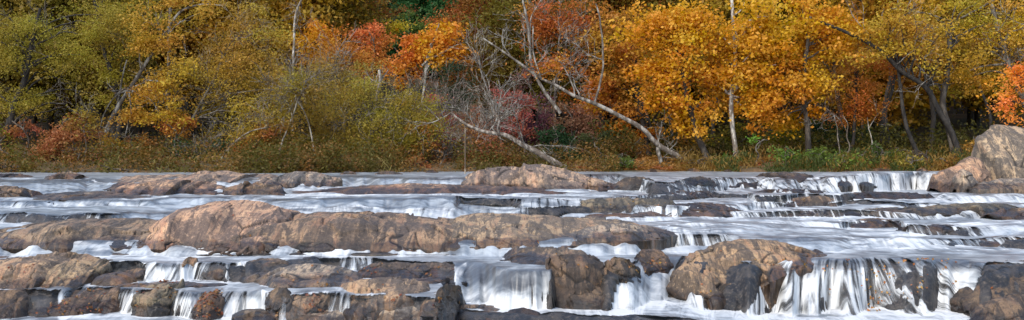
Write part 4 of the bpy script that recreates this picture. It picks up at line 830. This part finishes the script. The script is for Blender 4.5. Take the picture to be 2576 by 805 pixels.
# undergrowth, grass and leaf litter of the bank
def cover(name, kind_name, u0, u1, Y0, Y1, n, col, L, wr, hmax, seed, up, thr=-0.25):
    r_ = np.random.default_rng(seed); u = u0+(u1-u0)*r_.random(n); Y = Y0+(Y1-Y0)*r_.random(n)**1.9
    x = (u*PXS-512)/FOC*Y; Y = Y-2.6*sstep(-3.5, -9.5, x)*(1-sstep(57, 64, Y)); x = (u*PXS-512)/FOC*Y; cl = fbm(x*0.9, Y*0.9, 0, seed, 3); k = cl > thr
    x, Y, cl = x[k], Y[k], cl[k]; m = len(x)
    z = ground_z(x, Y)+hmax*r_.random(m)**1.6*(0.5+np.clip(cl+0.4, 0, 1))
    P = np.stack([x, Y, z], 1)
    a = r_.normal(size=(m, 3))*np.array([0.5, 0.5, 0.3])+np.array([0, 0, up]); a /= np.linalg.norm(a, axis=1, keepdims=True)
    b = np.cross(a, r_.normal(size=(m, 3))); b /= np.linalg.norm(b, axis=1, keepdims=True); l = L*(0.5+r_.random(m))[:, None]
    V = np.stack([P-a*l*.5, P-b*l*wr*.5, P+a*l*.5, P+b*l*wr*.5], 1).reshape(-1, 3)
    me = mesh_np(name, V, np.arange(len(V)).reshape(-1, 4), M_LEAF, dict(tone=np.repeat(np.clip(.5+cl, 0, 1), 4), var=np.repeat(r_.random(m), 4)), smooth=False)
    o = obj(name, me, color=col); o['kind'] = 'stuff'; o['label'] = kind_name
cover('grass', 'green bank grass along the right shore', 1780, 2480, 56.3, 63, 20000, (0.085,0.095,0.018), .22, .18, .40, 61, 0.8, 0.12)
cover('dry_grass', 'tawny dead grass along the right shore', 1700, 2600, 56.2, 64, 18000, (0.27,0.13,0.03), .24, .16, .5, 62, 0.8, 0.05)
cover('undergrowth', 'dull brown and olive undergrowth along the left shore', -160, 1560, 56.1, 64, 52000, (0.125,0.085,0.016), .14, .5, 0.8, 63, 0.1, -0.02)
cover('undergrowth', 'rusty undergrowth showing between the olive shrubs of the left shore', -160, 1560, 56.2, 63, 34000, (0.24,0.095,0.025), .13, .5, 0.8, 68, 0.1, 0.06)
cover('dry_grass', 'pale dead grass hanging at the edge of the left shore', -160, 1500, 56.0, 58, 9000, (0.30,0.20,0.06), .24, .12, .45, 69, 0.7, 0.1)
cover('leaf_litter', 'fallen orange leaves on the bank', 1400, 2600, 57.4, 72, 30000, (0.34,0.12,0.03), .14, .7, .05, 64, 0.0)
cover('undergrowth', 'shaded low growth inside the right wood', 1480, 2650, 61, 74, 26000, (0.10,0.075,0.012), .17, .5, 1.2, 65, 0.1)
# thin pole out in the shallows
b = W(1170, 436, 52.0); t = W(1170, 322, 52.0)
root = thing('pole', 'thin straight weathered pole standing upright in the water', 'pole', b)
V, F = tubes([(np.linspace(b-(0, 0, .6), t, 8), np.full(8, .026))], 7); obj('shaft', mesh_np('shaft', V-b, F, M_BARK), root, (0.40,0.30,0.20))

for lab, pts, ra in (('slender grey stem leaning right among the olive trees', [(690,436),(705,380),(728,310),(760,230)], .06), ('thin dark stem leaning left among the olive trees', [(800,436),(792,370),(770,300),(742,240)], .05),
    ('crooked grey stem beside the fan of grey stems', [(540,438),(560,395),(600,350),(660,322),(700,312)], .05), ('low arching grey stem over the wide grey pink slab', [(640,438),(610,410),(560,402),(520,420)], .05),
    ('thin pale stem between the willow and the leaning sycamore', [(185,440),(205,400),(218,360),(214,330)], .04),):
    tree('sapling', lab, 'tree', [(pts[-1][0], pts[-1][1]-20, 35, 30)], 57.6, (0.21,0.14,0.018), 'sparse', pts, ra, ra*.4, (0.30,0.26,0.20), 5, tw=6, twc=GREY)
# ------------------------------------------------------------ driftwood and fallen leaves
Yd, zd = water_at(590, 640); bd = W(590, 640, Yd)
root = thing('driftwood', 'tangle of dark driftwood lying at the foot of the long outcrop', 'driftwood', bd)
dw = []
for pts, ra in (([(525,640),(548,634),(570,640),(590,628),(612,640)], .035), ([(555,640),(575,625),(545,615)], .02), ([(595,641),(610,632),(622,622),(634,640)], .045), ([(570,638),(590,646),(612,643)], .03), ([(622,640),(636,628),(648,618)], .02)):
    dw.append((wob(curve([W(u, v, Yd-0.15+0.05*i) for i, (u, v) in enumerate(pts)], 20), .03, R), np.linspace(ra, ra*.5, 20)))
V, F = tubes(dw, 6); obj('branches', mesh_np('branches', V-bd, F, M_BARK), root, (0.13,0.085,0.06))
def leaf_scatter(spots, seed, extra=()):
    r_ = np.random.default_rng(seed); Ps = []; Ns = []
    for key, n in spots:
        o = next(o for o in ROCKS if key in o['label']); me = o.data
        co = np.empty(len(me.vertices)*3, np.float32); me.vertices.foreach_get('co', co); co = co.reshape(-1, 3)
        no = np.empty(len(me.vertices)*3, np.float32); me.vertices.foreach_get('normal', no); no = no.reshape(-1, 3)
        no = no*np.sign(no[:, 2:3]+1e-6)
        wl = float(water_at(0.5*0+ (co[:, 0].mean()/co[:, 1].mean()*FOC+512)/PXS, 700)[1]) if False else co[:, 2].min()+0.75
        cl = fbm(co[:, 0]*3, co[:, 1]*3, co[:, 2]*3, seed, 2)
        ok = np.where((no[:, 2] > 0.25) & (co[:, 2] > wl) & (cl > 0.12))[0]
        if len(ok) == 0: continue
        i = r_.choice(ok, n); Ps.append(co[i]+no[i]*0.02+r_.normal(size=(n, 3))*0.012); Ns.append(no[i])
    for (ua, ub, Ya, Yb_, n) in extra:
        ii = np.where((U > ua) & (U < ub) & (YG > Ya) & (YG < Yb_) & (fbm(XG*2.2, YG*2.2, ZG*2.2, seed+3, 2) > 0.1))
        q = r_.choice(len(ii[0]), n); Ps.append(np.stack([XG, YG, ZG], -1)[ii[0][q], ii[1][q]]+np.array([0, -.015, .02])); Ns.append(np.tile([0, -.6, .8], (n, 1)))
    P = np.concatenate(Ps); Nn = np.concatenate(Ns)+r_.normal(size=P.shape)*0.35; Nn /= np.linalg.norm(Nn, axis=1, keepdims=True); m = len(P)
    a = np.cross(Nn, r_.normal(size=(m, 3))); a /= np.linalg.norm(a, axis=1, keepdims=True); b = np.cross(Nn, a)
    l = (0.035+0.045*r_.random(m))[:, None]
    V = np.stack([P-a*l*.5, P-b*l*.35, P+a*l*.5, P+b*l*.35], 1).reshape(-1, 3)
    return mesh_np('fallen_leaves', V, np.arange(len(V)).reshape(-1, 4), M_LEAF, dict(tone=np.repeat(r_.random(m), 4), var=np.repeat(r_.random(m), 4)), smooth=False)
o = obj('fallen_leaves', leaf_scatter([('leaf strewn brown ledge',130),('covered with orange leaves',130),('leaf strewn dark block',40),('hollowed olive',25),('flat leafy shelf',40),('broad brown boulder',22),('flat tan dome rock',18),('broad grey tan boulder',16),('rounded brown boulder',14),('tan boulder at the bottom edge',12),('tall pink faced hump',26),('smooth grey tan right wing',22),('beneath the split trickle',35),('left of the heavy smooth fall',14)], 71), color=(0.30,0.125,0.05)); o['kind'] = 'stuff'; o['label'] = 'rusty fallen leaves stuck on the lower left ledges'
o = obj('fallen_leaves', leaf_scatter([('heaped with red leaves',70),('brown leafy rock',30),('black stepped',14),('large boulder with a tan crown',24),('square grey green ledge',16),('leaf or two',10),('tall dark brown block',8),('layered black rock',16)], 72, [(2180,2335,23.75,25.0,80),(2060,2200,24.2,25.0,20),(2330,2440,24.2,25.0,14),(1900,2060,24.3,25.0,10)]), color=(0.46,0.21,0.05)); o['kind'] = 'stuff'; o['label'] = 'yellow and orange fallen leaves stuck on the right hand rocks'
# ------------------------------------------------------------ sky, sun, camera
SUN_EL, SUN_AZ = math.radians(48), math.radians(-35)   # azimuth measured from behind the camera towards its left
w = bpy.data.worlds.new('World'); scene.world = w; w.use_nodes = True
nt = w.node_tree; bg = nt.nodes['Background']
sky = nt.nodes.new('ShaderNodeTexSky'); sky.sky_type = 'NISHITA'; sky.sun_disc = False
dx, dy, dz = math.sin(SUN_AZ)*math.cos(SUN_EL), -math.cos(SUN_AZ)*math.cos(SUN_EL), math.sin(SUN_EL)   # towards the sun
sky.sun_elevation = SUN_EL; sky.sun_rotation = math.atan2(dx, dy)
nt.links.new(sky.outputs['Color'], bg.inputs['Color']); bg.inputs['Strength'].default_value = 0.15
sd = bpy.data.lights.new('sun', 'SUN'); sd.energy = 1.5; sd.angle = math.radians(14); sd.color = (1.0, 0.94, 0.84)
so = bpy.data.objects.new('sun', sd); COL.objects.link(so)
from mathutils import Vector
so.rotation_euler = Vector((dx, dy, dz)).to_track_quat('Z', 'Y').to_euler(); so.location = (-20, -20, 40)
cd = bpy.data.cameras.new('camera'); cd.sensor_width = 36; cd.lens = 36*FOC/1024; cd.shift_y = -10/1024
cd.clip_start = 0.1; cd.clip_end = 2000
co = bpy.data.objects.new('camera', cd); COL.objects.link(co); co.location = (0, 0, CZ); co.rotation_euler = (math.radians(90), 0, 0)
scene.camera = co
scene.render.engine = 'CYCLES'
scene.cycles.max_bounces = 6; scene.cycles.transparent_max_bounces = 12; scene.cycles.use_denoising = True
scene.view_settings.view_transform = 'Standard'; scene.view_settings.look = 'None'; scene.view_settings.gamma = 1
scene.view_settings.exposure = 1.12
